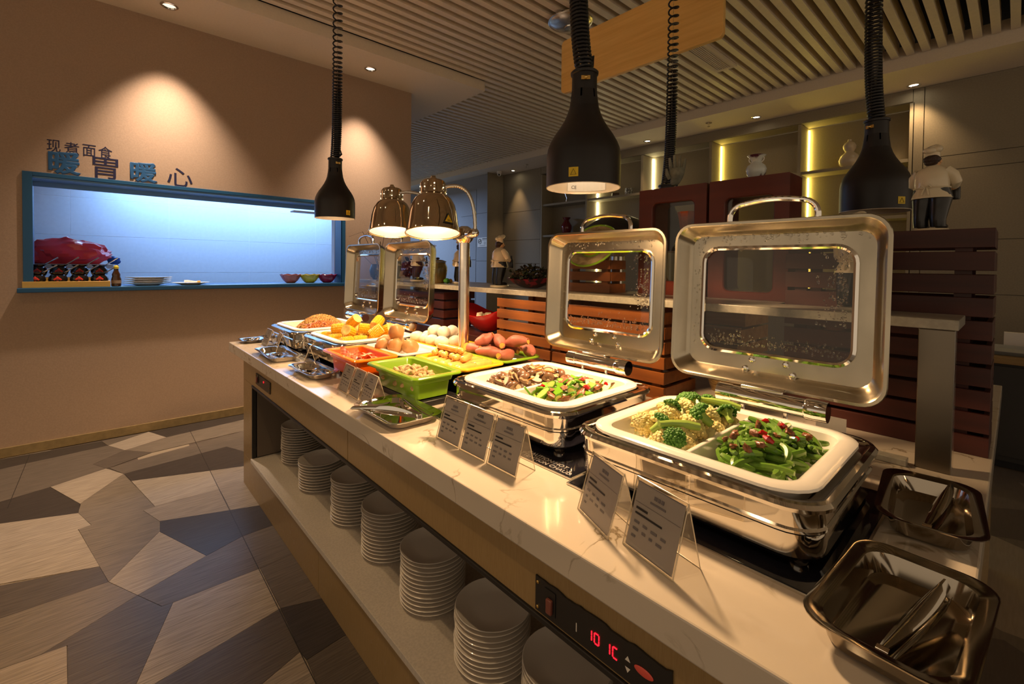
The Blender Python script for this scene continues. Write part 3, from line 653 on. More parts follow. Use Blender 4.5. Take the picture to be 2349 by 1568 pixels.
# steel trays and serving tools
def tray(x, y, rz, L, Wd, label, z=TOP, h=.028, lip=.02, mat='chrome'):
    t = thing('steel_tray', label, 'tray', (x, y, z+.0003), rz, 'steel trays for serving tools'); a, b = L/2, Wd/2
    o = lambda g, zz, r=.05: rr(-a+g, a-g, -b+g, b-g, max(r-g*.4, .012), zz, 6)
    MB().loft([o(lip+.022, 0), o(lip+.008, .004), o(lip, h-.006), o(.004, h), o(0, h+.001), o(0, h+.003), o(.004, h+.003), o(lip+.003, h-.003), o(lip+.012, .0065), o(lip+.026, .0025)], cap0=True, cap1=True).build('dish', M[mat], t)
    return t
def tongs(x, y, z, rz, label, L=.24, spread=.045, tilt=0, roll=0, wide=1.0, mat='chrome'):
    t = thing('serving_tongs', label, 'tongs', (x, y, z), rot=(roll, tilt, rz), group='steel serving tongs')
    for s in (1, -1):
        loops = []
        for i in range(17):
            u = i/16; px = L*u; py = s*(.012+spread*u*u*.9-.012*max(0, u-.8)); hw = wide*(.007+.013*max(0, math.sin(math.pi*min(1, u*1.02)))**.8*(.5+.5*u))
            zc = .02; th = .0012; curl = .010*u
            loops.append([(px, py-s*curl, zc+hw), (px, py+s*th, zc+hw*.3), (px, py+s*th, zc-hw*.3), (px, py-s*curl, zc-hw), (px, py-s*(curl+th*2), zc-hw), (px, py-s*th*1.5, zc-hw*.3), (px, py-s*th*1.5, zc+hw*.3), (px, py-s*(curl+th*2), zc+hw)])
        MB().loft(loops, cap0=True, cap1=True).build('arm', M[mat], t, ang=60)
    MB().loft([[(-.0125*math.sin(R(a)), .0125*math.cos(R(a)), .012), (-.0125*math.sin(R(a)), .0125*math.cos(R(a)), .028), (-.0105*math.sin(R(a)), .0105*math.cos(R(a)), .028), (-.0105*math.sin(R(a)), .0105*math.cos(R(a)), .012)] for a in range(0, 181, 15)], cap0=True, cap1=True).build('bend', M[mat], t)
    return t
def spoon(x, y, z, rz, label, L=.24, tilt=0):
    t = thing('serving_spoon', label, 'spoon', (x, y, z), rot=(0, tilt, rz), group='steel serving spoons')
    lo = []
    for i in range(9):
        a = math.pi*i/8; lo.append(a)
    m = MB(); rows = []
    for j in range(7):
        k = j/6; rows.append([(.045*math.cos(2*math.pi*i/20)*k, .032*math.sin(2*math.pi*i/20)*k, .016*k*k+.001) for i in range(20)])
    m.loft(rows+[[(p[0]*1.03, p[1]*1.03, p[2]-.0015) for p in rows[-1]]]+[[(p[0], p[1], p[2]-.0018) for p in r] for r in rows[::-1]]); m.build('bowl', M['chrome'], t)
    lp = []
    for i in range(10):
        u = i/9; px = .043+L*.75*u; hw = .006+.005*u; z_ = .016+.022*u-.012*u*u
        lp.append([(px, -hw, z_), (px, hw, z_), (px, hw, z_+.002), (px, -hw, z_+.002)])
    MB().loft(lp, cap0=True, cap1=True).build('handle', M['chrome'], t)
    return t
tray(.85, 1.585, R(90), .345, .225, 'steel tray with open tongs before the peanut pan')
tongs(.865, 1.445, TOP+.012, R(98), 'steel tongs lying open in the tray before the peanut pan', .26, .12)
tray(.84, 2.475, R(92), .36, .155, 'steel tray with a spoon before the bacon pan')
spoon(.83, 2.50, TOP+.008, R(-70), 'steel spoon in the tray before the bacon pan', .2)
tray(.83, 3.07, R(88), .44, .185, 'steel tray with a spoon before the corn dish')
spoon(.82, 3.02, TOP+.008, R(-68), 'steel spoon in the tray before the corn dish', .22)
tray(.845, 3.75, R(90), .17, .17, 'small steel tray at the far worktop end', h=.02)
spoon(.82, 3.74, TOP+.010, R(20), 'steel spoon at the far worktop end', .2)
tray(1.44, .125, R(5), .335, .185, 'steel tray beside the metal bracket post', h=.042, mat='chrome_reflecting_dark')
tongs(1.335, .135, TOP+.016, R(-6), 'steel tongs in the tray beside the metal bracket post', .21, .010, R(-7), R(82), .75, 'chrome_reflecting_dark')
tray(.968, .112, R(-4), .34, .20, 'steel tray at the worktop end with tongs across it', h=.042, mat='chrome_reflecting_dark')
tongs(.855, .135, TOP+.016, R(-14), 'steel tongs in the tray at the worktop end', .21, .010, R(-7), R(82), .75, 'chrome_reflecting_dark')
# ------------------------------------------------------------------ acrylic name signs
def sign(x, y, rz, label, head=None, sub=None, w=.126, h=.135, group='acrylic dish name signs'):
    """stands facing local -X; front foot on the origin line, width along Y"""
    t = thing('name_sign', label, 'sign', (x, y, TOP+.0004), rz, group)
    tx = .040; th = .0018
    def sheet(n, m, x0, z0, x1, z1, y0, y1, tt, par=t):
        d = Vector((x1-x0, 0, z1-z0)).normalized(); nrm = Vector((-d.z, 0, d.x))*tt
        p = [(x0, y0, z0), (x0, y1, z0), (x1, y1, z1), (x1, y0, z1)]; q = [(a+nrm.x, b, c+nrm.z) for a, b, c in p]
        return MB().add(p+q, [(0, 1, 2, 3), (7, 6, 5, 4), (0, 4, 5, 1), (1, 5, 6, 2), (2, 6, 7, 3), (3, 7, 4, 0)]).build(n, m, par, smooth=False)
    sheet('front_panel', M['acrylic'], 0, 0, tx, h, -w/2, w/2, th)
    sheet('inner_panel', M['acrylic'], .004, 0.0, tx+.003, h-.004, -w/2, w/2, th)
    sheet('back_panel', M['acrylic'], tx+.001, h, tx+.036, .0, -w/2, w/2, th)
    def edge(a, b, n='panel_edge'): MB().tube([a, b], .0011, 5).build(n, M['acrylic_edge'], t)
    for yy in (-w/2, w/2):
        edge((0, yy, .001), (tx, yy, h)); edge((tx, yy, h), (tx+.036, yy, .001))
    edge((0, -w/2, .001), (0, w/2, .001)); edge((tx, -w/2, h), (tx, w/2, h)); edge((tx+.036, -w/2, .001), (tx+.036, w/2, .001))
    c = sheet('card', M['paper'], tx*.03+.0018, h*.03, tx*.95+.0018, h*.95, -w/2+.005, w/2-.005, .0006)
    slope = math.atan2(h, tx)
    def line(n, m, s, y0, y1, hh):
        a = s; b = s+hh/math.hypot(tx, h)
        return sheet(n, m, tx*a-.0004+.0008, h*a, tx*b-.0004+.0008, h*b, y0, y1, .0004, c)
    random.seed(int(abs(x*1000+y*777)))
    for s, hh in ((.035, .0012), (.94, .0012)): line('card_border', M['inkgrey'], s, -w/2+.008, w/2-.008, hh)
    line('rule', M['inkgrey'], .66, -w/2+.008, w/2-.008, .0006)
    line('print_line', M['ink'], .57, w/2-.045, w/2-.014, .0045); line('print_line', M['ink'], .50, w/2-.085, w/2-.014, .0038)
    for r, s in enumerate((.38, .28, .18)):
        yy = w/2-.016
        for q in range(4 if r < 2 else 1):
            ww = random.uniform(.008, .016); line('print_word', M['inkgrey'], s-q*.006, yy-ww, yy, .0048); yy -= ww+.010
    line('print_line', M['inkgrey'], .73, -.02, .02, .004)
    if not head:
        for q in (-1, 0, 1): line('title_print', M['inkgrey'], .80, q*.009-.0035, q*.009+.0035, .0075)
    if head:
        o = text_obj(head, .011, M['ink'], c, (tx*.82-.0003, 0, h*.82), (0, 0, 0), 0, .0001, 'CENTER', 'title_print')
        o.rotation_euler = (math.pi/2-(math.pi/2-slope), 0, R(-90))
    if sub:
        o = text_obj(sub, .0095, M['inkgrey'], c, (tx*.735-.0003, 0, h*.735), (slope, 0, R(-90)), 0, .0001, 'CENTER', 'title_print')
    return t
for y, s, lb in ((1.235, (None, None), 'acrylic name sign in a row of three, farthest from the bean dish'), (1.103, ('鸡肉肠', 'Chicken Sausage'), 'acrylic name sign reading Chicken Sausage in the middle of a row'), (.968, (None, None), 'acrylic name sign ending the row before the mushroom dish')):
    sign(.843, y, 0, lb, *s)
sign(.826, .632, R(-22), 'acrylic name sign turned aside before the cauliflower', None, None, .132)
sign(.800, .478, R(-13), 'smeared acrylic name sign before the green beans', None, None, .132)
for y, lb in ((2.045, 'acrylic name sign before the bacon pan, first of three'), (1.928, 'acrylic name sign between two others before the orange pan'), (1.812, 'acrylic name sign at the near end of three before the peanuts')):
    sign(.822, y, R(-3), lb, None, None, .114, .115)
sign(.862, 3.51, R(0), 'acrylic name sign standing before the noodle dish', None, None, .13, .115)
sign(.872, 3.29, R(-8), 'acrylic name sign leaning close to the noodle dish', None, None, .13, .115)
sign(.882, 2.735, R(-30), 'single acrylic name sign between the tray spoons', None, None, .10, .11)

# ------------------------------------------------------------------ food
def place(n, x0, x1, y0, y1, zf, me, name, label, cat, group, hfun, rots, seed, sc=(.85, 1.15), mind=.0):
    random.seed(seed); pts = []; tries = 0
    ms = me if isinstance(me, (list, tuple)) else [me]
    while len(pts) < n and tries < n*60:
        tries += 1; x = random.uniform(x0, x1); y = random.uniform(y0, y1)
        if any((x-a)**2+(y-b)**2 < mind**2 for a, b in pts): continue
        pts.append((x, y)); s = random.uniform(*sc)
        inst(random.choice(ms), name, (x, y, zf+hfun((x-x0)/(x1-x0), (y-y0)/(y1-y0))+random.uniform(0, .006)), rots(), label, cat, group, s)
dome = lambda h, base=0: (lambda u, v: base+h*max(0, (1-(2*u-1)**2))**.7*max(0, (1-(2*v-1)**2))**.7)
rnd3 = lambda: (random.uniform(0, 6.28), random.uniform(0, 6.28), random.uniform(0, 6.28))
flat = lambda k=.4: (lambda: (random.uniform(-k, k), random.uniform(-k, k), random.uniform(0, 6.28)))

# green beans
M['bean'] = P('cooked_green_bean', (.10, .24, .02), .3, nscale=30, col2=(.19, .32, .05), coat=.3)
bm_ = []
for k in range(6):
    random.seed(k+10); L = random.uniform(.05, .085); c = random.uniform(.004, .014); tw = random.uniform(-.006, .006)
    pts = [(L*(i/8-.5), c*(1-(2*i/8-1)**2)-c/2, tw*math.sin(3*i/8)) for i in range(9)]
    bm_.append(MB().tube(pts, [.0055, .0072, .0078, .008, .0082, .008, .0078, .0072, .005], 7).mesh('green_bean', M['bean']))
ZF = TOP+.0055+.1305-.058
x0, yc = CH[0]; cx = x0+.262
bl = ('glossy cut green bean in the white divided pan', 'green bean', 'cut green beans in the near chafing dish')
place(70, cx-.178, cx+.17, yc-.215, yc-.03, ZF+.024, bm_, 'green_bean', *bl, dome(.02), flat(.25), 1)
place(66, cx-.155, cx+.155, yc-.20, yc-.035, ZF+.044, bm_, 'green_bean', *bl, dome(.026), flat(.35), 2)
place(40, cx-.115, cx+.12, yc-.18, yc-.05, ZF+.066, bm_, 'green_bean', *bl, dome(.018), flat(.5), 3)
M['meat'] = P('browned_meat', (.30, .11, .045), .4, nscale=60, col2=(.18, .06, .025), bump=.3, coat=.2)
M['chili'] = P('red_chilli', (.42, .01, .01), .2, coat=.5)
mince = [MB().ell((0, 0, 0), (.012, .009, .006), 10, 7, .7, k).mesh('minced_meat', M['meat']) for k in range(4)]
place(11, cx-.13, cx+.13, yc-.18, yc-.05, ZF+.074, mince, 'minced_meat', 'brown crumb of minced meat among the green beans', 'meat', 'minced meat on the beans', dome(.020), rnd3, 5, (.7, 1.2), .03)
chili = [MB().tube([(-.010, 0, 0), (0, .003, .002), (.010, 0, 0)], [.004, .007, .003], 8).mesh('chilli_piece', M['chili'])]
place(5, cx-.12, cx+.12, yc-.18, yc-.05, ZF+.080, chili, 'chilli_piece', 'shiny red dried chilli piece among the green beans', 'chilli', 'chilli on the beans', dome(.020), flat(.4), 16, (.8, 1.4), .04)
# cauliflower and broccoli
M['cauli'] = P('cauliflower_curd', (.82, .72, .34), .55, nscale=120, col2=(.70, .56, .20), bump=.25)
M['cstalk'] = P('cauliflower_stalk', (.72, .74, .40), .45)
M['broc'] = P('broccoli_head', (.045, .16, .015), .5, nscale=150, col2=(.10, .28, .03), bump=.5)
M['bstalk'] = P('broccoli_stalk', (.34, .50, .09), .35, coat=.2)
def floret(name, mats, seed, n, R_, rb, stalk):
    random.seed(seed); m = MB(); m.mi = 0
    for i in range(n):
        a = i*2.39996; q = math.sqrt((i+.5)/n)*1.0; z = math.sqrt(max(0, 1-q*q))*.75
        p = (R_*q*math.cos(a), R_*q*math.sin(a), R_*z*(.9+.2*random.random())); r = rb*random.uniform(.8, 1.25)
        m.ell(p, r, 7, 5, .35, seed+i)
    m.mi = 1
    m.tube([(0, 0, -stalk), (0, 0, -stalk*.4), (0, 0, R_*.3)], [R_*.32, R_*.38, R_*.55], 10)
    for k in range(5):
        a = k*1.257; m.tube([(0, 0, -stalk*.3), (R_*.35*math.cos(a), R_*.35*math.sin(a), 0), (R_*.72*math.cos(a), R_*.72*math.sin(a), R_*.45)], [R_*.16, R_*.15, R_*.2], 7)
    return m.mesh(name, mats, True, 70)
cf = [floret('cauliflower_floret', [M['cauli'], M['cstalk']], 30+k, 85, .033, .0060, .026) for k in range(3)]
bf = [floret('broccoli_floret', [M['broc'], M['bstalk']], 40+k, 60, .030, .0056, .030) for k in range(3)]
cl = ('creamy cauliflower floret heaped beside the broccoli', 'cauliflower', 'cauliflower florets in the near chafing dish')
tilt = lambda: (random.uniform(-.9, .9), random.uniform(-.9, .9), random.uniform(0, 6.28))
place(15, cx-.15, cx+.15, yc+.035, yc+.20, ZF+.030, cf, 'cauliflower_floret', *cl, dome(.016), tilt, 50, (.95, 1.2), .046)
place(8, cx-.10, cx+.11, yc+.06, yc+.18, ZF+.052, cf, 'cauliflower_floret', *cl, dome(.030), tilt, 51, (.9, 1.1), .055)
brl = ('dark green broccoli floret among the cauliflower', 'broccoli', 'broccoli florets in the near chafing dish')
for (x, y, z, rx, ry, rz, s) in ((cx-.12, yc+.105, .080, .9, .3, .5, 1), (cx-.03, yc+.125, .104, .7, -.5, 2, .8), (cx+.14, yc+.17, .078, -.5, .8, 1, 1), (cx-.005, yc+.05, .094, .8, .6, 3, 1.1), (cx+.15, yc+.10, .084, -.4, -.8, 4, .95), (cx-.15, yc+.05, .066, 1.0, .3, 5, .9), (cx+.12, yc+.03, .078, .4, 1.0, 1.2, .9), (cx+.10, yc+.13, .098, .2, .3, 2.2, .9)):
    inst(bf[int(s*10) % 3], 'broccoli_floret', (x, y, ZF+z), (rx, ry, rz), *brl, s)
stalkm = MB().tube([(-.055, 0, 0), (-.02, .004, .002), (.02, 0, .003), (.055, -.004, 0)], [.007, .009, .012, .010], 9).mesh('broccoli_stalk_piece', M['bstalk'])
for (x, y, z, rz) in ((cx-.11, yc+.06, .090, -.6), (cx+.14, yc+.06, .098, -1.2)):
    inst(stalkm, 'broccoli_stalk_piece', (x, y, ZF+z), (0, .1, rz), 'pale green broccoli stem lying on the cauliflower', 'broccoli', 'broccoli stems')
# mushrooms
M['mcap'] = P('mushroom_cap', (.13, .062, .03), .35, nscale=25, col2=(.21, .11, .06), coat=.3)
M['mflesh'] = P('mushroom_flesh', (.58, .42, .26), .4, nscale=30, col2=(.44, .28, .15), coat=.2)
def mush_slice(seed):
    random.seed(seed); m = MB(); r = .019
    prof = [(r*math.cos(R(a)), r*.62*math.sin(R(a))) for a in range(0, 181, 20)]+[(-r*.85, -.004), (-.006, -.004), (-.005, -.015), (.005, -.015), (.006, -.004), (r*.85, -.004)]
    m.mi = 1; m.prism(prof, -.003, .003)
    cap = [(r*1.05*math.cos(R(a)), r*.67*math.sin(R(a))) for a in range(0, 181, 20)]; inn = [(r*.9*math.cos(R(a)), r*.52*math.sin(R(a))) for a in range(180, -1, -20)]
    m.mi = 0; m.prism(cap+inn, -.0035, .0035); return m.mesh('mushroom_slice', [M['mcap'], M['mflesh']], True, 40)
def mush_cap(seed):
    m = MB(); m.mi = 0; m.lathe([(.001, .012), (.008, .0115), (.015, .008), (.019, .001), (.0175, -.003)], 14); m.mi = 1
    m.lathe([(.0175, -.003), (.009, -.001), (.006, -.004), (.0055, -.014)], 14, cap1=True); return m.mesh('mushroom_cap', [M['mcap'], M['mflesh']], True, 50)
ms = [mush_slice(1), mush_slice(2), mush_cap(3)]
x0, yc = CH[1]; cx = x0+.262
ml = ('brown and tan mushroom piece heaped in the divided pan', 'mushroom', 'mushroom pieces in the second chafing dish')
place(44, cx-.175, cx+.175, yc+.025, yc+.21, ZF+.028, ms, 'mushroom_piece', *ml, dome(.018), tilt, 60, (1.1, 1.45), .02)
place(36, cx-.145, cx+.15, yc+.03, yc+.19, ZF+.048, ms, 'mushroom_piece', *ml, dome(.028), tilt, 61, (1.1, 1.45), .022)
M['carrot'] = P('carrot_strip', (.75, .20, .02), .35)
strip = MB().tube([(-.02, 0, 0), (0, .002, .001), (.02, 0, 0)], [.002, .003, .002], 6).mesh('carrot_strip', M['carrot'])
place(7, cx-.12, cx+.13, yc+.02, yc+.17, ZF+.072, strip, 'carrot_strip', 'thin orange carrot strip among the mushrooms', 'carrot', 'carrot strips', dome(.02), flat(.6), 62, (.8, 1.2), .04)
# cucumber with meat
M['cuke'] = P('cucumber_flesh', (.66, .62, .16), .3, nscale=30, col2=(.50, .52, .10), coat=.4)
M['rind'] = P('cucumber_rind', (.10, .28, .02), .3, coat=.4)
def cuke(seed):
    m = MB(); n = 18; o = [(.030*math.cos(2*math.pi*i/n), .0135*math.sin(2*math.pi*i/n)) for i in range(n)]
    m.mi = 1; m.prism(o, -.003, .003); m.mi = 0; m.prism([(x*.88, y*.80) for x, y in o], -.0036, .0036); return m.mesh('cucumber_slice', [M['cuke'], M['rind']], True, 40)
pep = MB().loft([rr(-.016, .016, -.012, .012, .002, -.002, 2), rr(-.016, .016, -.012, .012, .002, .002, 2)], cap0=True, cap1=True).mesh('pepper_piece', P('green_pepper', (.16, .38, .02), .25, coat=.5))
cm = [cuke(0)]; meat = [MB().ell((0, 0, 0), (.021, .014, .006), 12, 8, .6, k+20).mesh('meat_slice', M['meat']) for k in range(4)]
cg = ('oily cucumber slice with green rind in the divided pan', 'cucumber', 'cucumber slices in the second chafing dish')
place(32, cx-.175, cx+.175, yc-.215, yc-.03, ZF+.026, cm, 'cucumber_slice', *cg, dome(.018), tilt, 70, (.9, 1.2), .022)
place(22, cx-.15, cx+.155, yc-.20, yc-.04, ZF+.050, cm, 'cucumber_slice', *cg, dome(.022), tilt, 71, (.9, 1.2), .028)
place(20, cx-.13, cx+.14, yc-.19, yc-.03, ZF+.050, meat, 'meat_slice', 'brown stir-fried meat slice among the cucumber', 'meat', 'meat slices in the second chafing dish', dome(.026), flat(.6), 72, (.95, 1.35), .03)
place(14, cx-.14, cx+.14, yc-.20, yc-.03, ZF+.054, pep, 'pepper_piece', 'shiny green pepper piece among the cucumber', 'pepper', 'green pepper pieces', dome(.022), tilt, 73, (1.0, 1.3), .04)
place(5, cx-.13, cx+.13, yc-.20, yc-.03, ZF+.060, chili, 'chilli_piece', 'bright red chilli piece among the cucumber', 'chilli', 'chilli with the cucumber', dome(.020), flat(.5), 74, (.8, 1.3), .05)
# corn
M['corn'] = P('boiled_corn', (.80, .40, .006), .35, coat=.2)
M['core'] = P('corn_core', (.80, .62, .22), .6, nscale=60, col2=(.62, .42, .12))
def corn(L=.062, r=.0275):
    m = MB(); rows, per = 14, 9; nu, nv = rows*4, per*4; loops = []
    for j in range(nv+1):
        v = j/nv; l = []
        kv = abs(math.sin(math.pi*v*per))**.5
        for i in range(nu):
            u = i/nu; ku = abs(math.sin(math.pi*u*rows))**.5; rad = r*(.86+.14*ku*kv)*(1-.10*(2*v-1)**4)
            l.append((rad*math.cos(2*math.pi*u), rad*math.sin(2*math.pi*u), L*(v-.5)))
        loops.append(l)
    m.mi = 0; m.loft(loops); m.mi = 1
    for s in (-1, 1): m.loft([circ(r*.90, s*L/2, nu), circ(r*.72, s*(L/2+.001), nu), circ(r*.45, s*(L/2-.001), nu), circ(r*.2, s*(L/2-.004), nu)], cap1=True)
    return m.mesh('corn_cob', [M['corn'], M['core']], True, 60)
cmh = corn(); x0, yc = CH[2]; cx = x0+.262
co = ('short yellow corn cob piece heaped in the white pan', 'corn', 'corn cob pieces')
for (dx, dy, dz, rx, ry, rz) in ((-.13, .12, .03, 1.57, 0, .4), (-.13, .03, .03, 1.57, 0, 1.4), (-.12, -.08, .03, 1.57, 0, 1.8), (-.05, .14, .03, 1.57, 0, .2), (-.04, .04, .03, 1.57, 0, 1.2), (-.05, -.09, .03, 1.57, 0, .9), (.05, .12, .03, 1.57, 0, .3), (.05, .0, .03, 1.57, 0, 1.5), (.05, -.12, .03, 1.57, 0, 1.1), (.12, .06, .03, 1.57, 0, .6), (.12, -.06, .03, 1.57, 0, 1.3),
                             (-.09, .08, .078, 1.5, .2, .9), (-.085, -.03, .078, 1.2, .3, -1.0), (.0, .09, .080, 1.4, -.3, .3), (.01, -.02, .082, 1.7, .2, 1.2), (.02, -.12, .078, .9, .4, .8), (.09, .02, .080, 1.3, .3, 2.0), (.10, -.09, .078, 1.2, .2, .2), (-.03, .03, .120, .9, -.3, .6), (.06, -.06, .118, 1.0, .4, 1.9)):
    inst(cmh, 'corn_cob', (cx+dx*1.15, yc+dy*1.3, ZF+.006+dz*1.12), (rx, ry, rz), *co, 1.25)
# fried noodles and rice
x0, yc = CH[3]; cx = x0+.262
def noodles(name, n, ccx, ccy, rx, ry, h, mat, seed, label):
    random.seed(seed); m = MB(); m.loft([circ(rx*k, -.004+h*.78*(1-k*k), 24, 0, 0, ry*k) for k in (1, .9, .7, .45, .2, .02)])
    for _ in range(n):
        a = random.uniform(0, 6.28); q = math.sqrt(random.random())*.97; px, py = rx*q*math.cos(a), ry*q*math.sin(a); d = random.uniform(0, 6.28); pts = []
        for i in range(7):
            d += random.uniform(-.9, .9); px += .010*math.cos(d); py += .010*math.sin(d); k2 = min(1, (px/rx)**2+(py/ry)**2)
            pts.append((px, py, h*(1-k2)+.002+random.uniform(-.006, .010)))
        m.tube(pts, .0026, 5, True)
    o = m.build(name, mat, loc=(ccx, ccy, ZF+.022)); tag(o, label, 'noodles'); return stuff(o)
noodles('fried_noodles', 620, cx+.03, yc+.085, .175, .125, .092, P('pale_fried_noodle', (.62, .38, .14), .5, nscale=60, col2=(.36, .18, .05)), 80, 'heap of pale fried noodles at the back of the white pan')
noodles('fried_noodles', 560, cx-.02, yc-.105, .165, .105, .066, P('orange_fried_noodle', (.55, .20, .05), .45, nscale=40, col2=(.40, .12, .03)), 81, 'heap of orange fried noodles at the front of the white pan')
ham = [MB().loft([[(L_*i/8-.5*L_, s*.004, .004*math.sin(i*1.1+k)) for s in (-1, 1)]+[(L_*i/8-.5*L_, s*.004, .0015+.004*math.sin(i*1.1+k)) for s in (1, -1)] for i in range(9)], cap0=True, cap1=True).mesh('ham_strip', P('pink_ham_%d' % k, (.72, .26, .20), .4)) for k, L_ in enumerate((.06, .075))]
place(8, cx-.13, cx+.06, yc-.19, yc-.03, ZF+.066, ham, 'ham_strip', 'pink ham strip lying on the orange noodles', 'ham', 'ham strips on the noodles', dome(.018), flat(.3), 82, (.8, 1.2), .03)
# peanuts
M['peanut'] = P('peanut_shell', (.64, .44, .22), .7, nscale=120, col2=(.44, .27, .11), bump=.6)
pn = [MB().tube([(-.019, 0, 0), (-.0155, 0, 0), (-.009, 0, 0), (-.001, 0, .001*k), (.008, .001, 0), (.0145, .002, 0), (.018, .002, 0)], [.002, .0065, .0085, .0068, .0085, .0065, .002], 9).mesh('peanut', M['peanut']) for k in range(3)]
pl = ('tan boiled peanut in its shell in the lime green pan', 'peanut', 'peanuts in the lime green pan')
place(46, .962, 1.112, 1.635, 1.94, .990, pn, 'peanut', *pl, dome(.016), flat(.5), 90, (1.1, 1.4), .02)
place(34, .975, 1.10, 1.67, 1.91, 1.008, pn, 'peanut', *pl, dome(.018), flat(.6), 91, (1.1, 1.4), .022)
place(16, .995, 1.085, 1.71, 1.87, 1.026, pn, 'peanut', *pl, dome(.012), flat(.6), 92, (1.1, 1.4), .024)
# bacon
M['bacon'] = P('fried_bacon', (.32, .03, .015), .3, nscale=5, col2=(.74, .40, .20), stretch=(1, 8, 1), contrast=(.45, .55), coat=.4, detail=2)
def bacon(seed, L=.15):
    random.seed(seed); ph = random.uniform(0, 6); loops = []
    for i in range(25):
        u = i/24; w_ = .017+.003*math.sin(u*9+ph); z = .016*math.sin(u*9+ph)+.014*math.sin(u*5); yy = .014*math.sin(u*4+ph)
        tl = .8*math.sin(u*6+ph)
        loops.append([(L*(u-.5), yy+s*w_*math.cos(tl), z+s*w_*math.sin(tl)+t_) for s, t_ in ((-1, 0), (1, 0), (1, .0018), (-1, .0018))])
    return MB().loft(loops, cap0=True, cap1=True).mesh('bacon_slice', M['bacon'])
for k, (x, y, z, rz, rx) in enumerate(((.96, 2.32, .995, 1.2, .1), (.985, 2.25, 1.012, .7, .2), (1.0, 2.17, 1.02, 1.9, -.2), (.99, 2.28, 1.036, -.3, .4), (1.0, 2.19, 1.046, .5, .7), (.96, 2.18, 1.0, 1.5, -.1))):
    inst(bacon(k), 'bacon_slice', (x, y, z), (rx, 0, rz), 'curled red fried bacon slice in the orange pan', 'bacon', 'bacon slices in the orange pan')
# potatoes, eggs, sweet potatoes, sausages
M['potato'] = P('boiled_potato_skin', (.46, .24, .08), .45, nscale=9, col2=(.42, .21, .07), coat=.2)
pt = [MB().ell((0, 0, .0), (.045, .038, .036), 20, 14, .12, k).mesh('potato', M['potato']) for k in range(3)]
for k, (x, y, z, s) in enumerate(((1.20, 2.37, 1.066, 1), (1.225, 2.28, 1.065, .95), (1.175, 2.215, 1.064, .95), (1.235, 2.16, 1.064, .95), (1.205, 2.255, 1.128, 1), (1.255, 2.35, 1.062, .9), (1.15, 2.30, 1.06, .9))):
    inst(pt[k % 3], 'potato', (x, y, z), (k, k*2, k), 'round boiled potato with tan skin on the white tray', 'potato', 'potatoes on the white tray', s*1.12)
M['egg'] = P('white_eggshell', (.70, .64, .53), .35)
egg = MB().loft([circ(.0001+.0285*math.sqrt(max(0, 1-(2*i/16-1)**2))*(1-.13*(2*i/16-1)), .037*(2*i/16-1), 20) for i in range(17)], cap0=True, cap1=True).mesh('egg', M['egg'])
random.seed(7)
for k, (x, y, z) in enumerate(((1.43, 2.42, 0), (1.44, 2.335, 0), (1.43, 2.25, 0), (1.44, 2.165, 0), (1.50, 2.40, 0), (1.51, 2.31, 0), (1.50, 2.22, 0), (1.51, 2.14, 0), (1.58, 2.36, 0), (1.575, 2.27, 0), (1.58, 2.18, 0), (1.47, 2.285, .045), (1.535, 2.20, .045), (1.475, 2.195, .045))):
    inst(egg, 'egg', (x, y, 1.067+z*1.1), (R(90)+random.uniform(-.3, .3), random.uniform(-.3, .3), random.uniform(0, 6)), 'whole white boiled egg on the yellow tray', 'egg', 'white eggs on the yellow tray', 1.18)
M['sweet'] = P('sweet_potato_skin', (.46, .15, .11), .5, nscale=11, col2=(.30, .085, .05), bump=.3)
M['sweetin'] = P('sweet_potato_flesh', (.85, .40, .08), .5)
def sweet(seed, L):
    random.seed(seed); m = MB(); c = random.uniform(-.012, .012); n = 14; rad = []; pts = []
    for i in range(n+1):
        u = i/n; pts.append((L*(u-.5), c*math.sin(math.pi*u), 0)); rad.append(max(.002, .027*math.sin(math.pi*(.06+.88*u))**.7*(1+.05*math.sin(u*13+seed))))
    rad[0] = .0145; m.mi = 0; m.tube(pts, rad, 14, True); m.mi = 1; m.tube([(-L/2-.0012, 0, 0), (-L/2-.0002, 0, 0)], .0125, 14, True); return m.mesh('sweet_potato', [M['sweet'], M['sweetin']], True, 50)
sw = [sweet(k, L) for k, L in enumerate((.12, .105, .09, .13))]
for k, (x, y, z, ry, rz) in enumerate(((1.47, 1.91, 0, .1, 1.4), (1.53, 1.85, 0, 0, .9), (1.58, 1.75, 0, 0, 1.8), (1.47, 1.78, 0, 0, 2.2), (1.50, 1.69, 0, 0, .3), (1.59, 1.88, 0, 0, .4), (1.62, 1.66, .008, .2, -1.8), (1.53, 1.78, .045, -.2, 1.1), (1.56, 1.68, .043, .2, 1.9), (1.55, 1.86, .046, .2, .2), (1.49, 1.85, .048, .4, 2.6))):
    inst(sw[k % 4], 'sweet_potato', (x, y, 1.064+z*1.15), (k, ry, rz), 'pink skinned sweet potato on the lime green tray', 'sweet potato', 'sweet potatoes on the green tray', 1.12)
chunk = MB().tube([(-.018, 0, 0), (.018, 0, 0)], [.020, .021], 16).mesh('sweet_potato_chunk', M['sweetin'])
for k, (x, y, z, rz) in enumerate(((1.455, 1.94, .008, .5), (1.60, 1.93, .02, 1.5), (1.61, 1.80, .028, .9))):
    inst(chunk, 'sweet_potato_chunk', (x, y, 1.060+z), (0, .3, rz), 'orange cut chunk of sweet potato on the green tray', 'sweet potato', 'sweet potato chunks')
M['saus'] = P('pan_tinted_sausage', (.78, .46, .13), .2, coat=.6, nscale=20, col2=(.70, .36, .07))  # orange reflected from the pan is put into the sausage colour
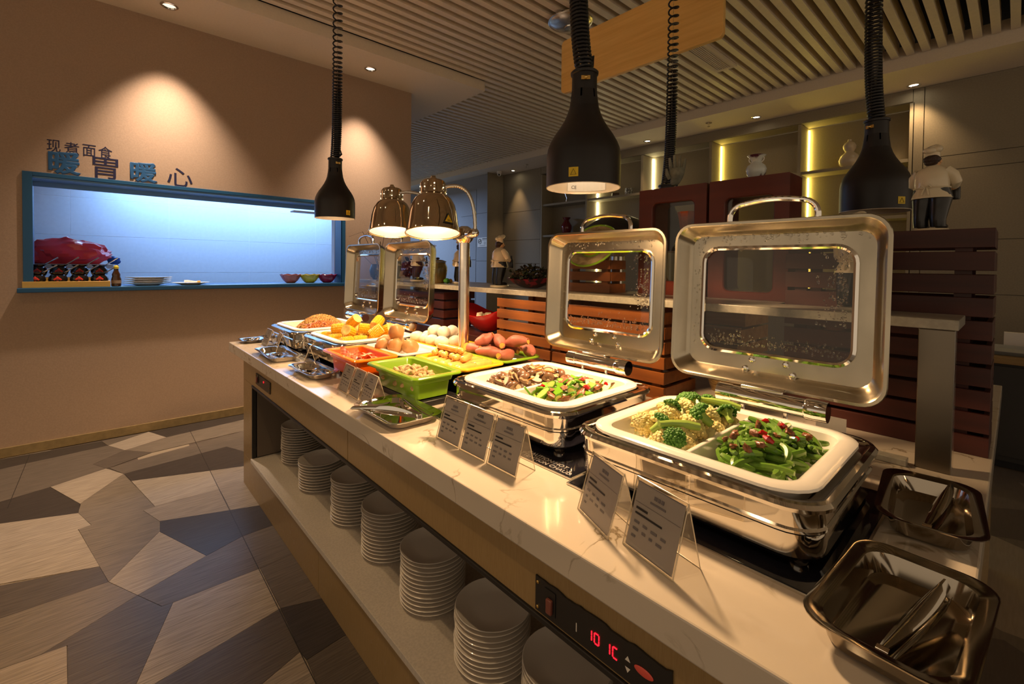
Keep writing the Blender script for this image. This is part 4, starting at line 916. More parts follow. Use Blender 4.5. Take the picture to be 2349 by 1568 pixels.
def capsule(L, r, bend):
    pts, rad = [], []
    for i in range(13):
        u = i/12; pts.append((L*(u-.5), bend*(1-(2*u-1)**2), 0)); rad.append(max(.002, r*min(1, math.sqrt(max(0, 1-(max(0, abs(2*u-1)-.75)/.25)**2)))))
    return MB().tube(pts, rad, 14).mesh('sausage', M['saus'], True, 60)
sg = [capsule(.125, .0160, .004), capsule(.11, .0160, -.006)]
sl = ('pale glossy chicken sausage in the shallow yellow pan', 'sausage', 'sausages in the yellow pan')
k = 0
for row, (zz, n, yb) in enumerate(((1.038, 9, 1.650), (1.038, 8, 1.67), (1.066, 6, 1.73), (1.093, 4, 1.80))):
    for i in range(n):
        x = (1.235, 1.335, 1.285, 1.28)[row]; y = yb+i*(.031, .034, .045, .032)[row]
        inst(sg[k % 2], 'sausage', (x, y, zz), (0, 0, (.15, -.2, .5, 1.5)[row]+.1*math.sin(k*3)), *sl); k += 1
# ------------------------------------------------------------------ black pendant heat lamps
def pendant(x, y, zb, label, watts, sticker_az, screw_az, lean=(0, 0), loose=.052, mark=False):
    t = thing('heat_lamp', label, 'heat lamp', (x, y, zb), group='black pendant heat lamps')
    prof = [(.135, 0), (.1355, .06), (.135, .115), (.131, .140), (.122, .163), (.108, .188), (.090, .214), (.074, .240), (.062, .266), (.054, .292), (.049, .315), (.046, .35), (.0455, .395)]
    m = MB(); n = 48
    lo = [circ(r, z, n) for r, z in prof]
    # six cooling slots: leave quads out of the neck band
    m.loft(lo[:10]); neck0, neck1 = .322, .352
    m.loft([circ(.054, .292, n), circ(.0495, neck0, n)])
    for i in range(n):
        if i % 8 not in (3,):
            a, b = 2*math.pi*i/n, 2*math.pi*(i+1)/n
            m.add([(.0495*math.cos(a), .0495*math.sin(a), neck0), (.0495*math.cos(b), .0495*math.sin(b), neck0), (.046*math.cos(b), .046*math.sin(b), neck1), (.046*math.cos(a), .046*math.sin(a), neck1)], [(0, 1, 2, 3)])
    m.loft([circ(.046, neck1, n), circ(.0455, .41, n), circ(.05, .412, n), circ(.051, .42, n), circ(.047, .424, n), circ(.02, .426, n)], cap1=True)
    m.build('shade', M['lamp_black'], t)
    MB().loft([circ(r-.003, z+.0005, n) for r, z in prof[:9]], cap1=True).build('reflector', M['lamp_in'], t)
    MB().loft([circ(.1355, .0, n), circ(.1355, -.002, n), circ(.132, -.002, n), circ(.132, .0, n)]).build('rim', M['lamp_in'], t)
    MB().lathe([(.02, .20), (.022, .16), (.045, .12), (.055, .09), (.05, .065), (.03, .05), (.002, .046)], 24, cap0=True).build('bulb', M['bulb'] if watts else P('unlit_bulb', (.5, .42, .36), .2), t)
    # thumb screw and sticker
    ca, sa = math.cos(sticker_az), math.sin(sticker_az)
    sc = MB(); sc.ell((.055, 0, .385), (.006, .007, .007), 8, 6); sc.box(.046, .052, -.016, .016, .378, .392); sc.build('thumb_screw', M['brass'], t, rot=(0, 0, screw_az))
    st = MB(); r = .1362
    for k in range(4):
        a0, a1 = -.125+.0625*k, -.0625+.0625*k
        st.add([(r*math.cos(a0), r*math.sin(a0), .018), (r*math.cos(a1), r*math.sin(a1), .018), (r*math.cos(a1), r*math.sin(a1), .05), (r*math.cos(a0), r*math.sin(a0), .05)], [(0, 1, 2, 3)])
    st.build('warning_sticker', M['sticker'], t, rot=(0, 0, sticker_az))
    MB().tube([(r+.0006, -.010, .024), (r+.0006, .010, .024), (r+.0006, 0, .044)], .0009, 4, closed=True).build('warning_mark', M['ink'], t, rot=(0, 0, sticker_az))
    if mark:
        lb = MB(); r2 = .1305
        for k in range(10):
            a0, a1 = -.6+.12*k, -.6+.12*(k+1)
            lb.add([(r2*math.cos(a0), r2*math.sin(a0), .008), (r2*math.cos(a1), r2*math.sin(a1), .008), (r2*math.cos(a1), r2*math.sin(a1), .06), (r2*math.cos(a0), r2*math.sin(a0), .06)], [(0, 1, 2, 3)])
        lb.build('inner_label', M['white'], t, rot=(0, 0, R(39.1)-.12))
        ca2 = R(39.1)+.28; text_obj('CE', .018, M['inkgrey'], t, (r2*.985*math.cos(ca2), r2*.985*math.sin(ca2), .018), (R(90), 0, ca2-math.pi*.5), 0, .0002, 'CENTER', 'label_print')
    # coiled cord up to the ceiling
    zt = 3.78-zb; pts = []; z = .43; a = 0
    tight = .0135; steps = 11
    while z < zt:
        u = (z-.43)/(zt-.43); p = tight+(loose-tight)*min(1, max(0, (u-.16)/.45))**1.5
        off = 1-math.exp(-max(0, (z-.43))/.16)
        cx_, cy_ = lean[0]*off, lean[1]*off
        rad = .030
        pts.append((cx_+rad*math.cos(a), cy_+rad*math.sin(a), z)); a += 2*math.pi/steps; z += p/steps
    MB().tube(pts, .0056, 5).build('coiled_cord', M['lamp_black'], t)
    MB().tube([(.012, 0, .42), (.03, .02, .44), (.045, .0, .46), (.03, -.015, .485), (.01, .0, .475), (0, 0, .43)], .006, 6).build('cord_loop', M['lamp_black'], t)
    MB().tube([(lean[0], lean[1], .43), (lean[0], lean[1], zt)], .0012, 5).build('hanging_wire', M['steel'], t)
    if watts: add_light('heat_lamp_glow', 'SPOT', (x, y, zb+.012), watts, AMBER, spot_size=R(150), spot_blend=.5, shadow_soft_size=.05)
    return t
pendant(1.335, 1.085, 1.79, 'lit black pendant heat lamp hanging over the mushroom dish', 50, R(-155), R(-136), (-.025, .02), .03, True)
pendant(1.262, 3.27, 1.822, 'lit black pendant heat lamp hanging over the far noodle dish', 32, R(-72), R(-90), (.012, -.006))
pendant(2.69, 1.51, 1.60, 'black pendant heat lamp half hidden behind the red display cases', 0, R(-120), R(-120), (.02, -.016))
pendant(2.685, .452, 1.771, 'unlit black pendant heat lamp beside the chef on the slatted screen', 0, R(-127), R(160), (-.015, .02), .046)

# ------------------------------------------------------------------ chrome double heat lamp
hl = thing('carving_lamp', 'chrome double heat lamp stand with two bell shades', 'heat lamp', (1.484, 2.022, TOP+.0005))
H0 = TOP
MB().lathe([(.034, 0), (.034, .012), (.033, .018), (.031, .022)], 32, cap0=True, cap1=True).build('base', M['chrome'], hl)
MB().lathe([(.0295, .02), (.0295, .72)], 28).build('pole', M['steel'], hl)
MB().lathe([(.031, .70), (.045, .715), (.052, .735), (.052, .752), (.043, .775), (.02, .79)], 28, cap0=True, cap1=True).build('hub', M['chrome'], hl)
ad = Vector((.30, .954, 0))
MB().tube([tuple(ad*k+Vector((0, 0, .745))) for k in (-.04, -.16, -.175, -.182)], [.024, .024, .019, .008], 20).build('arm', M['chrome'], hl)
MB().tube([tuple(ad*k+Vector((0, 0, .745))) for k in (.04, .16, .175, .182)], [.024, .024, .019, .008], 20).build('arm', M['chrome'], hl)
def bell(dx, dy, zb, end, label):
    m = MB(); prof = [(.140, 0), (.138, .004), (.1285, .05), (.122, .10), (.112, .145), (.095, .178), (.072, .198), (.066, .203), (.066, .262), (.060, .272), (.03, .278)]
    m.lathe(prof, 40, cap1=True); m.lathe([(.02, .278), (.02, .292), (.012, .300), (.012, .306), (.004, .308)], 16, cap1=True)
    caz = math.atan2(-(hl.location.y+dy), -(hl.location.x+dx))
    s = m.build('shade', M['bell'], hl, loc=(dx, dy, zb), rot=Matrix.Rotation(R(11), 3, Vector((math.sin(caz), -math.cos(caz), 0))).to_euler())
    MB().loft([circ(r-.003, z+.0005, 40) for r, z in prof[1:7]], cap1=True).build('reflector', M['lamp_in'], s)
    MB().loft([circ(.1405, .002, 40), circ(.1405, -.002, 40), circ(.136, -.002, 40), circ(.136, .002, 40)], closed=True).build('rim', M['brass'], s)
    MB().lathe([(.02, .19), (.024, .15), (.05, .10), (.055, .075), (.045, .05), (.002, .038)], 24).build('bulb', M['bulb_cool'], s)
    for k in range(8):
        for j in range(3):
            a = k*math.pi/4+.3; MB().ell((.066*math.cos(a), .066*math.sin(a), .215+.015*j), .0042, 8, 5).build('vent_hole', emis('vent_glow', (1, .8, .5), 1.2) if (k+j) % 2 else M['white'], s)  # lamp light at the holes is put in as glowing beads
    # gooseneck from the arm end to the back of the cap
    a = Vector(end); b = Vector((dx, dy, zb+.235)); d = (a-b); d.z = 0; d.normalize(); b = b+d*.062
    pts = []
    for i in range(41):
        u = i/40; p = a*((1-u)**3)+(a+Vector((0, 0, .19)))*(3*u*(1-u)**2)+(b+d*.10+Vector((0, 0, .03)))*(3*u*u*(1-u))+b*(u**3); pts.append(tuple(p))
    MB().tube(pts, [.0105 if i % 2 else .0085 for i in range(41)], 12).build('gooseneck', M['steel'], hl)
    return s
fs = bell(1.27-1.484, 2.0-2.022, 1.659-TOP, tuple(-ad*.165+Vector((0, 0, .755))), 'front')
bell(1.363-1.484, 2.618-2.022, 1.70-TOP, tuple(ad*.165+Vector((0, 0, .755))), 'back')
az = R(-88); rw = .128
def on_shade(da, z): r = .1352-.135*(z-.02)+.0018; return (r*math.cos(az+da), r*math.sin(az+da), z)
def shade_triangle(name, mat, half, z0, z1, lift):
    n = 8; vs, fs = [], []
    for j in range(n+1):
        for i in range(n+1):
            u, v = i/n, j/n; p = Vector(on_shade((2*u-1)*half*(1-v), z0+(z1-z0)*v)); d = Vector((p.x, p.y, 0)).normalized()*lift; vs.append(tuple(p+d))
    for j in range(n):
        for i in range(n): k = j*(n+1)+i; fs.append((k, k+1, k+n+2, k+n+1))
    return MB().add(vs, fs).build(name, mat, fs_shade)
fs_shade = fs
shade_triangle('warning_triangle', M['ink'], .24, .022, .080, 0)
shade_triangle('warning_sticker', M['sticker'], .165, .030, .069, .0012)
text_obj('高温', .010, M['ink'], fs_shade, tuple(Vector(on_shade(0, .034))*1.0+Vector((math.cos(az), math.sin(az), 0))*.002), (R(90), 0, az+R(90)), 0, .0002, 'CENTER', 'warning_print')
for (x, y, z, wts) in ((1.27, 2.0, 1.70, 16), (1.363, 2.618, 1.74, 16)):
    add_light('carving_lamp_glow', 'SPOT', (x, y, z-.035), wts, AMBER, spot_size=R(150), spot_blend=.5, shadow_soft_size=.05)

# ------------------------------------------------------------------ raised shelf and slatted wood
t = thing('raised_shelf', 'long grey stone shelf raised over the buffet on steel posts', 'shelf', (1.97, 2.0, TOP+.0005))
def tp(n, m, *b, bev=.002): return MB().box(*b).build(n, M[m], t, smooth=False, bevel=bev, world=True)
M['greystone'] = P('grey_stone', (.36, .34, .29), .3, nscale=60, namt=.2)
tp('shelf_board', 'greystone', 1.79, 2.03, .105, 4.05, 1.3305, 1.36)
tp('shelf_board', 'greystone', 2.0305, 2.34, .64, 4.05, 1.3305, 1.36)
tp('post', 'poststeel', 1.787, 1.80, .112, .19, TOP+.001, 1.33)
tp('post', 'steel', 1.80, 1.86, .112, .12, TOP+.001, 1.33)
tp('post', 'steel', 1.787, 1.80, 3.72, 3.80, TOP+.001, 1.33)
tp('post', 'steel', 2.28, 2.30, 2.2, 2.28, TOP+.001, 1.33)
tp('foot_rail', 'greystone', 1.76, 1.80, .205, .80, TOP+.001, TOP+.02)
def slat_unit(x0, x1, y0, y1, z0, rows, pitch, sh, mat, label, first=None, side=True, end=.045):
    """open box of horizontal slats on inner posts; front towards -X, side towards -Y"""
    t = thing('slatted_stand', label, 'slatted stand', ((x0+x1)/2, (y0+y1)/2, z0)); a, b = (x1-x0)/2, (y1-y0)/2
    z = 0
    for i in range(rows):
        h = first if (first and i == rows-1) else sh
        MB().box(-a, -a+.016, -b, b, z, z+h).build('front_slat', mat, t, smooth=False, bevel=.0015)
        if side: MB().box(-a+.0165, a-.0165, -b, -b+.014, z, z+h).build('side_slat', mat, t, smooth=False, bevel=.0015)
        MB().box(a-.016, a, -b, b, z, z+h).build('back_slat', mat, t, smooth=False, bevel=.0015)
        z += pitch
    H_ = (rows-1)*pitch+(first or sh)
    for sy in (-b+end-.02, b-end):
        for sx in (-a+.0165, a-.0365): MB().box(sx, sx+.02, sy, sy+.04, 0, H_-.003).build('post', mat, t, smooth=False)
    return t
slat_unit(1.82, 2.12, 1.69, 2.137, TOP+.0006, 6, .066, .052, M['slatwood'], 'warm brown slatted stand under the raised shelf by the red bowl')
slat_unit(1.825, 2.12, 1.02, 1.68, TOP+.0006, 6, .066, .052, M['slatwood'], 'brown slatted stand under the raised shelf behind the mushroom lid')
slat_unit(1.99, 2.135, 1.43, 1.78, 1.3605, 3, .063, .048, M['slatwood'], 'brown slatted box on the raised shelf behind the mushroom lid')
slat_unit(2.037, 2.29, .045, .62, TOP+.0006, 10, .0725, .060, M['darkwood'], 'tall dark maroon slatted stand standing at the worktop end', end=.07)
slat_unit(1.84, 2.12, 2.75, 3.60, TOP+.0006, 6, .066, .052, M['darkwood'], 'dark slatted stand under the raised shelf behind the corn lid')
# ------------------------------------------------------------------ things on and under the raised shelf
M['skin'] = P('painted_skin', (.68, .40, .20), .5); M['cream'] = P('cream_glaze', (.74, .64, .46), .3, coat=.3)
M['bootblack'] = P('glossy_black_paint', (.012, .011, .011), .32, coat=.2); M['hair'] = P('dark_brown_hair', (.045, .022, .014), .5, nscale=80, namt=.4, bump=.5)
def chef(x, y, z, rz, label, s=1.0):
    t = thing('chef_figurine', label, 'figurine', (x, y, z), rz, 'chef figurines'); t.scale = (s, s, s)
    MB().loft([circ(.062, 0, 28, 0, 0, .052), circ(.064, .005, 28, 0, 0, .054), circ(.060, .012, 28, 0, 0, .050)], cap0=True, cap1=True).build('base', M['cream'], t)
    m = MB()
    for sy in (-1, 1):
        m.tube([(-.004, sy*.020, .165), (.004, sy*.026, .13), (-.008, sy*.026, .085), (-.016, sy*.026, .045), (-.012, sy*.026, .02)], [.034, .036, .029, .024, .023], 14)
        m.ell((.010, sy*.028, .022), (.034, .017, .012), 14, 8)
    m.ell((0, 0, .155), (.046, .05, .03), 18, 10); m.build('trousers', M['bootblack'], t)
    def el(rx, ry, z, ox=0): return [(ox+rx*math.cos(2*math.pi*i/26), ry*math.sin(2*math.pi*i/26), z) for i in range(26)]
    MB().loft([el(.050, .055, .130), el(.056, .062, .128), el(.054, .060, .136), el(.048, .053, .155), el(.046, .050, .168), el(.050, .053, .180), el(.052, .054, .20, .003), el(.046, .053, .222), el(.034, .046, .240), el(.020, .024, .252), el(.015, .016, .258)], cap0=True, cap1=True).build('jacket', M['cream'], t)
    MB().tube([(.047*math.cos(a*.2618)*1.04, .051*math.sin(a*.2618)*1.04, .168) for a in range(24)], .0035, 6, closed=True).build('apron_tie', M['cream'], t)
    b = MB()
    for sy in (-1, 1):
        b.tube([(-.051, sy*.002, .168), (-.056, sy*.012, .175), (-.054, sy*.018, .168), (-.051, sy*.004, .166)], .0032, 6)
        b.tube([(-.051, sy*.003, .166), (-.056, sy*.008, .150), (-.057, sy*.010, .138)], .003, 6)
    b.build('bow', M['cream'], t)
    for sy in (-1, 1):
        MB().tube([(0, sy*.040, .236), (.008, sy*.058, .215), (.020, sy*.064, .190), (.042, sy*.054, .175)], [.017, .019, .018, .013], 12).build('sleeve', M['cream'], t)
        MB().ell((.050, sy*.050, .172), (.012, .010, .011), 10, 7, .2, sy).build('hand', M['skin'], t)
    MB().lathe([(.011, 0), (.0125, .004), (.0125, .045), (.006, .058), (.0055, .076), (.007, .078)], 14, cap0=True, cap1=True).build('bottle', M['bootblack'], t, loc=(.058, -.052, .125))
    MB().box(-.010, .010, -.012, .012, 0, .030).build('towel', M['cream'], t, loc=(.048, .060, .135), bevel=.004)
    h = MB(); h.ell((.006, 0, .272), (.025, .023, .024), 18, 12); h.ell((.032, 0, .270), (.007, .006, .006), 8, 6)
    for sy in (-1, 1): h.ell((.004, sy*.023, .270), (.006, .004, .007), 8, 6)
    h.build('head', M['skin'], t)
    hr = MB(); hr.ell((-.004, 0, .279), (.026, .0265, .020), 18, 10, .12, 3); hr.ell((-.014, 0, .266), (.015, .022, .012), 12, 8, .12, 4); hr.build('hair', M['hair'], t)
    f = MB(); f.ell((.030, 0, .263), (.004, .011, .003), 8, 5)
    for sy in (-1, 1): f.ell((.027, sy*.009, .277), (.003, .0035, .003), 6, 5)
    f.build('face_paint', M['hair'], t)
    MB().lathe([(.0215, .286), (.022, .300), (.019, .312)], 20, cap0=True, cap1=True).build('hat_band', M['cream'], t)
    p = MB()
    for (ox, oy, oz, r) in ((-.016, 0, .312, .0175), (-.004, .014, .316, .0165), (-.004, -.014, .316, .0165), (.010, .010, .322, .0165), (.010, -.010, .322, .0165), (.024, 0, .330, .0155), (.0, 0, .322, .017)): p.ell((ox, oy, oz), (r, r, r*.75), 12, 8)
    p.build('hat_puff', M['cream'], t)
    return t
chef(2.16, .205, 1.6335, R(-15), 'white jacket chef figurine standing on the tall maroon slatted stand', .90)
chef(1.945, 2.262, 1.3605, R(-12), 'chef figurine on the raised shelf beside the red lattice bowl')
chef(2.04, 2.83, 1.3605, R(-20), 'chef figurine on the raised shelf behind the chrome lamp pole')
chef(2.0, 3.38, 1.3605, R(-12), 'chef figurine on the raised shelf behind the corn lid')
chef(1.97, 3.72, 1.3605, R(30), 'chef figurine on the raised shelf next to the dry branches')
chef(1.93, .37, 1.3605, R(-15), 'chef figurine on the raised shelf behind the large near lid')

def boat(name, label, x, y, z, L, Wd, H_, mat, rz, lift=.35, th=.006, cat='bowl', thinglab=True):
    """boat shaped bowl, ends swept up"""
    t = thing(name, label, cat, (x, y, z), rz); loops = []; n = 32
    def ring(k, inner):
        o = []
        for i in range(n):
            a = 2*math.pi*i/n; ca, sa = math.cos(a), math.sin(a); g = 1-(th/(Wd/2) if inner else 0)
            o.append((L/2*ca*k*g, Wd/2*sa*k*g, H_*(k**2.2)*(1+lift*abs(ca)**3*k)+(th*.6 if inner else 0)))
        return o
    MB().loft([ring(k, False) for k in (.3, .45, .65, .82, .94, 1)]+[ring(k, True) for k in (1, .94, .8, .6, .4, .25)], cap0=True, cap1=True).build('shell', mat, t)
    return t
stp = tag(MB().box(1.83, 2.2, 2.16, 2.73, TOP+.0006, 1.04).build('wooden_step', M['darkwood'], smooth=False, bevel=.003), 'dark wooden step under the red boat bowl', 'step')
boat('red_bowl', 'glossy red boat shaped bowl of bread cubes on a wooden step', 2.0, 2.46, 1.0405, .56, .26, .115, P('red_lacquer', (.55, .012, .012), .2, coat=.5), R(78), .55)
M['bread'] = P('speckled_bread', (.72, .62, .46), .8, nscale=60, col2=(.40, .30, .2), contrast=(.55, .62), bump=.3)
random.seed(3)
brm = MB().box(-.022, .022, -.02, .02, -.016, .016).mesh('bread_cube', M['bread'], False)
for k in range(22):
    inst(brm, 'bread_cube', (2.0+random.uniform(-.06, .06), 2.44+random.uniform(-.13, .11), 1.105+random.uniform(0, .05)), rnd3(), 'speckled bread cube heaped in the red boat bowl', 'bread', 'bread cubes in the red bowl')
lat = boat('lattice_bowl', 'dark red lattice patterned bowl with leafy greens on the shelf', 2.0, 2.03, 1.3605, .36, .22, .055, P('crackle_red', (.22, .008, .02), .3, nscale=22, col2=(.03, .006, .008), contrast=(.47, .5), detail=1), R(90), .2)
def foliage(x, y, z, label, n, sx, sy, h, mat, seed, name='leafy_plant', leaf=.028):
    t = thing(name, label, 'plant', (x, y, z)); random.seed(seed); m = MB(); s = MB()
    for _ in range(n):
        a = random.uniform(0, 6.28); q = math.sqrt(random.random()); px, py, pz = sx*q*math.cos(a), sy*q*math.sin(a), h*(.25+.75*random.random()*(1-.5*q))
        m.M = Matrix.Translation((px, py, pz)) @ Euler((random.uniform(-1, 1), random.uniform(-1, 1), random.uniform(0, 6.28))).to_matrix().to_4x4()
        l, w_ = leaf*random.uniform(.6, 1.2), leaf*.38
        m.add([(0, 0, 0), (l*.4, w_, .004), (l, 0, -.003), (l*.4, -w_, .004), (l*.45, 0, -.002), (l*.75, w_*.7, .006), (l*.75, -w_*.7, .006)], [(0, 4, 1), (0, 3, 4), (1, 4, 5), (4, 2, 5), (4, 3, 6), (4, 6, 2)])
    for _ in range(12):
        a = random.uniform(0, 6.28); q = random.random(); s.tube([(0, 0, 0), (sx*q*.5*math.cos(a), sy*q*.5*math.sin(a), h*.5), (sx*q*math.cos(a), sy*q*math.sin(a), h*.85)], .0016, 4)
    stuff(m.build('foliage', mat, t, smooth=False)); s.build('stems', M['hair'], t); return t
M['leafdark'] = P('dark_leaf', (.022, .045, .014), .45, nscale=40, col2=(.06, .03, .02))
foliage(2.0, 2.03, 1.385, 'dark leafy greens standing in the red lattice bowl', 320, .10, .15, .13, M['leafdark'], 9)
jar = thing('glazed_jar', 'green brown glazed lidded jar on the raised shelf', 'jar', (1.93, 2.97, 1.3605))
M['olive'] = P('olive_glaze', (.10, .10, .035), .18, nscale=6, col2=(.28, .14, .03), coat=.6)
MB().lathe([(.052, 0), (.060, .01), (.068, .06), (.074, .10), (.072, .125), (.060, .150), (.062, .157), (.056, .160)], 32, cap0=True, cap1=True).build('body', M['olive'], jar)
MB().lathe([(.066, .1605), (.066, .166), (.040, .176), (.012, .180)], 28, cap0=True, cap1=True).build('jar_lid', M['olive'], jar)
MB().ell((0, 0, .188), (.018, .01, .008)).build('knob', M['hair'], jar)
lem = MB().ell((0, 0, 0), (.022, .017, .017)).mesh('lemon', P('lemon_skin', (.85, .45, .02), .4))
inst(lem, 'lemon', (2.0, 2.90, 1.378), (0, .2, 1), 'small yellow lemon on the shelf beside the glazed jar', 'lemon', None)
lime = MB().ell((0, 0, 0), (.035, .024, .02), 14, 8, .15).mesh('lime', P('green_fruit', (.05, .20, .02), .4))
inst(lime, 'green_fruit', (1.95, 2.875, 1.3805), (0, 0, 1), 'green fruit lying at the foot of the glazed jar', 'fruit', None)
db = thing('branch_vase', 'black pot with thin dry branches at the shelf end', 'vase', (1.93, 3.95, 1.3605))
MB().lathe([(.05, 0), (.075, .03), (.085, .08), (.07, .13), (.06, .14), (.055, .13)], 26, cap0=True).build('pot', M['bootblack'], db)
random.seed(12)
for k in range(9):
    a = random.uniform(0, 6.28); q = random.uniform(.05, .2); h = random.uniform(.25, .52)
    MB().tube([(0, 0, .1), (q*.3*math.cos(a), q*.3*math.sin(a), h*.5), (q*math.cos(a), q*math.sin(a), h), (q*1.8*math.cos(a), q*1.8*math.sin(a), h-.05)], [.003, .0025, .002, .001], 5).build('branch', M['hair'], db)
foliage(2.2, 3.86, 1.3605, 'small spiky dark plant beside the dry branches', 90, .07, .07, .20, M['leafdark'], 14, leaf=.06)
# round woven plate leaning on the slatted box
wp = thing('woven_plate', 'round woven plate with green rim and yellow centre leaning behind the lid', 'plate', (2.03, 1.52, 1.537), rot=(0, R(-52), R(8)))
M['weave'] = P('tan_weave', (.42, .32, .17), .7, nscale=30, col2=(.22, .15, .07), stretch=(1, 1, 1), bump=.5)
MB().lathe([(.065, 0), (.10, .012), (.135, .02), (.137, .023), (.10, .016), (.065, .005)], 36).build('woven_band', M['weave'], wp, loc=(.0, 0, .10))
MB().tube([(.140*math.cos(a*.2618), .140*math.sin(a*.2618), .122) for a in range(24)], .006, 8, closed=True).build('green_rim', M['green'], wp)
MB().lathe([(.001, .003), (.045, .003), (.058, .005), (.066, .009), (.066, .003), (.001, 0)], 32).build('yellow_centre', M['yellow'], wp, loc=(0, 0, .10))
MB().tube([(.064*math.cos(a*.2618), .064*math.sin(a*.2618), .108) for a in range(24)], .005, 8, closed=True).build('inner_rim', M['green'], wp)
MB().box(-.02, .02, -.05, .05, .0, .098).build('prop', M['slatwood'], wp)

# red display cases
def case(y0, y1, w0, w1, wz0, wz1, label, z0=1.3605, z1=1.905, x0=2.15, x1=2.31):
    t = thing('display_case', label, 'display case', ((x0+x1)/2, (y0+y1)/2, z0), group='red display cases'); a = (x1-x0)/2; yc = (y0+y1)/2
    o = lambda x: [(x, p[0], p[1]) for p in rr(y0-yc, y1-yc, 0, z1-z0, .004, 0, 5)]
    h = lambda x, g=0: [(x, p[0], p[1]) for p in rr(w0-yc-g, w1-yc+g, wz0-z0-g, wz1-z0+g, .025+g, 0, 5)]
    MB().loft([o(-a), h(-a, .004), h(-a+.004), h(-a+.03), h(a, 0), o(a)], closed=True).build('frame', M['cabred'], t, ang=30)
    MB().loft([h(-a+.02), h(-a+.024)], cap0=True, cap1=True).build('pane', M['glass'], t, smooth=False)
    return t
case(.998, 1.362, 1.06, 1.285, 1.43, 1.83, 'narrow cherry red display case under the hand sculpture')
case(.645, .985, .705, .912, 1.395, 1.82, 'cherry red display case with a rounded window under the vase')
og = thing('wrapped_gift', 'orange and green cellophane wrapped parcel inside the red display case', 'parcel', (2.22, 1.12, 1.4305))
MB().ell((0, 0, .07), (.045, .055, .07), 14, 9, .3, 5).build('parcel', P('green_wrap', (.12, .28, .02), .4), og)
MB().lathe([(.05, .13), (.03, .20), (.05, .33), (.056, .35)], 9).build('wrapping', P('orange_wrap', (.50, .10, .04), .3, nscale=8, namt=.5), og, smooth=False)
# stone hand and vase
hs = thing('hand_sculpture', 'grey stone hand sculpture on top of the narrow red case', 'sculpture', (2.25, 1.205, 1.9055), R(20))
M['stonegrey'] = P('weathered_stone', (.26, .26, .20), .8, nscale=30, col2=(.16, .16, .12), bump=.4)
MB().tube([(0, 0, 0), (0, 0, .03)], .006, 8).build('stand_rod', M['black'], hs)
hm = MB(); hm.loft([[(rx*math.cos(2*math.pi*i/16), ox+ry*math.sin(2*math.pi*i/16), z) for i in range(16)] for rx, ry, z, ox in ((.012, .014, .025, .01), (.018, .024, .035, .008), (.020, .030, .06, .0), (.020, .038, .085, 0), (.017, .040, .105, 0), (.012, .036, .115, 0))], cap0=True, cap1=True)
for k, (yy, L_, sp) in enumerate(((-.030, .055, -.010), (-.010, .072, -.003), (.010, .078, .004), (.028, .066, .010))):
    hm.tube([(0, yy, .104), (.003, yy+sp*.5, .104+L_*.5), (-.004, yy+sp, .104+L_)], [.0105, .0095, .006], 9)
hm.tube([(0, .034, .06), (-.008, .048, .085), (-.012, .050, .112)], [.012, .010, .006], 9); hm.build('hand', M['stonegrey'], hs)
va = thing('porcelain_vase', 'small white vase with dark painted band on the red case', 'vase', (2.25, .815, 1.9055))
MB().lathe([(.026, 0), (.028, .004), (.040, .03), (.043, .048), (.038, .064), (.024, .076), (.021, .084), (.026, .098), (.040, .112), (.038, .113), (.024, .099), (.019, .085)], 30, cap0=True).build('body', P('painted_porcelain', (.62, .66, .62), .12, nscale=16, col2=(.10, .03, .05), contrast=(.50, .56), coat=.5), va)
for s in (-1, 1): MB().tube([(0, s*.022, .080), (0, s*.031, .088), (0, s*.033, .098), (0, s*.028, .104)], .0022, 6).build('ear', M['ceramic'], va)
# domed black warmer on a pedestal beyond
bd = thing('domed_warmer', 'black domed warmer behind the raised shelf', 'warmer', (3.05, 2.12, TOP+.0005))
MB().lathe([(.15, 0), (.13, .02), (.05, .04), (.05, .66), (.12, .70)], 24, cap0=True).build('pedestal', M['steel'], bd)
MB().lathe([(.33, .72), (.335, .74), (.32, .80), (.27, .88), (.18, .94), (.08, .985), (.002, .995)], 36).build('dome', M['black'], bd)
MB().lathe([(.33, .72), (.12, .70)], 36).build('tray', M['black_trim'], bd)
# baskets and bread case on the far side of the buffet
def basket(x, y, z, r, h, label):
    t = thing('wicker_basket', label, 'basket', (x, y, z)); M_ = M.setdefault('wicker', P('wicker', (.46, .30, .11), .6, nscale=40, col2=(.22, .12, .03), stretch=(1, 1, 6), bump=.6))
    m = MB(); lo = []
    for j in range(11):
        k = j/10; lo.append([((r*(.72+.28*k)+.0025*math.sin(i*math.pi+j*math.pi))*math.cos(2*math.pi*i/36), (r*(.72+.28*k)+.0025*math.sin(i*math.pi+j*math.pi))*math.sin(2*math.pi*i/36), h*k) for i in range(36)])
    m.loft(lo, cap0=True); m.build('weave', M_, t)
    MB().tube([(r*math.cos(a*.2618), r*math.sin(a*.2618), h) for a in range(24)], .007, 8, closed=True).build('rim', M_, t); return t
basket(2.215, .92, TOP+.0006, .085, .07, 'round wicker basket on the worktop below the large lid')
bc = thing('bread_case', 'tiered wooden bread case with steel edges behind the shelf', 'bread case', (2.75, 1.35, TOP+.0005))
for k in range(4):
    MB().box(-.25+.05*k, .25, -.35, .35, .085*k, .085*k+.072).build('tier', wood('pine_%d' % k, (.42, .22, .07), (.32, .15, .04)), bc, smooth=False)
    MB().box(-.255+.05*k, -.245+.05*k, -.35, .35, .085*k+.074, .085*k+.084).build('steel_edge', M['steel'], bc, smooth=False)
basket(2.66, 1.25, TOP+.345, .10, .06, 'wicker bread basket on top of the tiered case')
roll = MB().ell((0, 0, 0), (.04, .028, .022), 14, 9, .1).mesh('bread_roll', P('crust', (.52, .22, .06), .5, nscale=20, namt=.4))
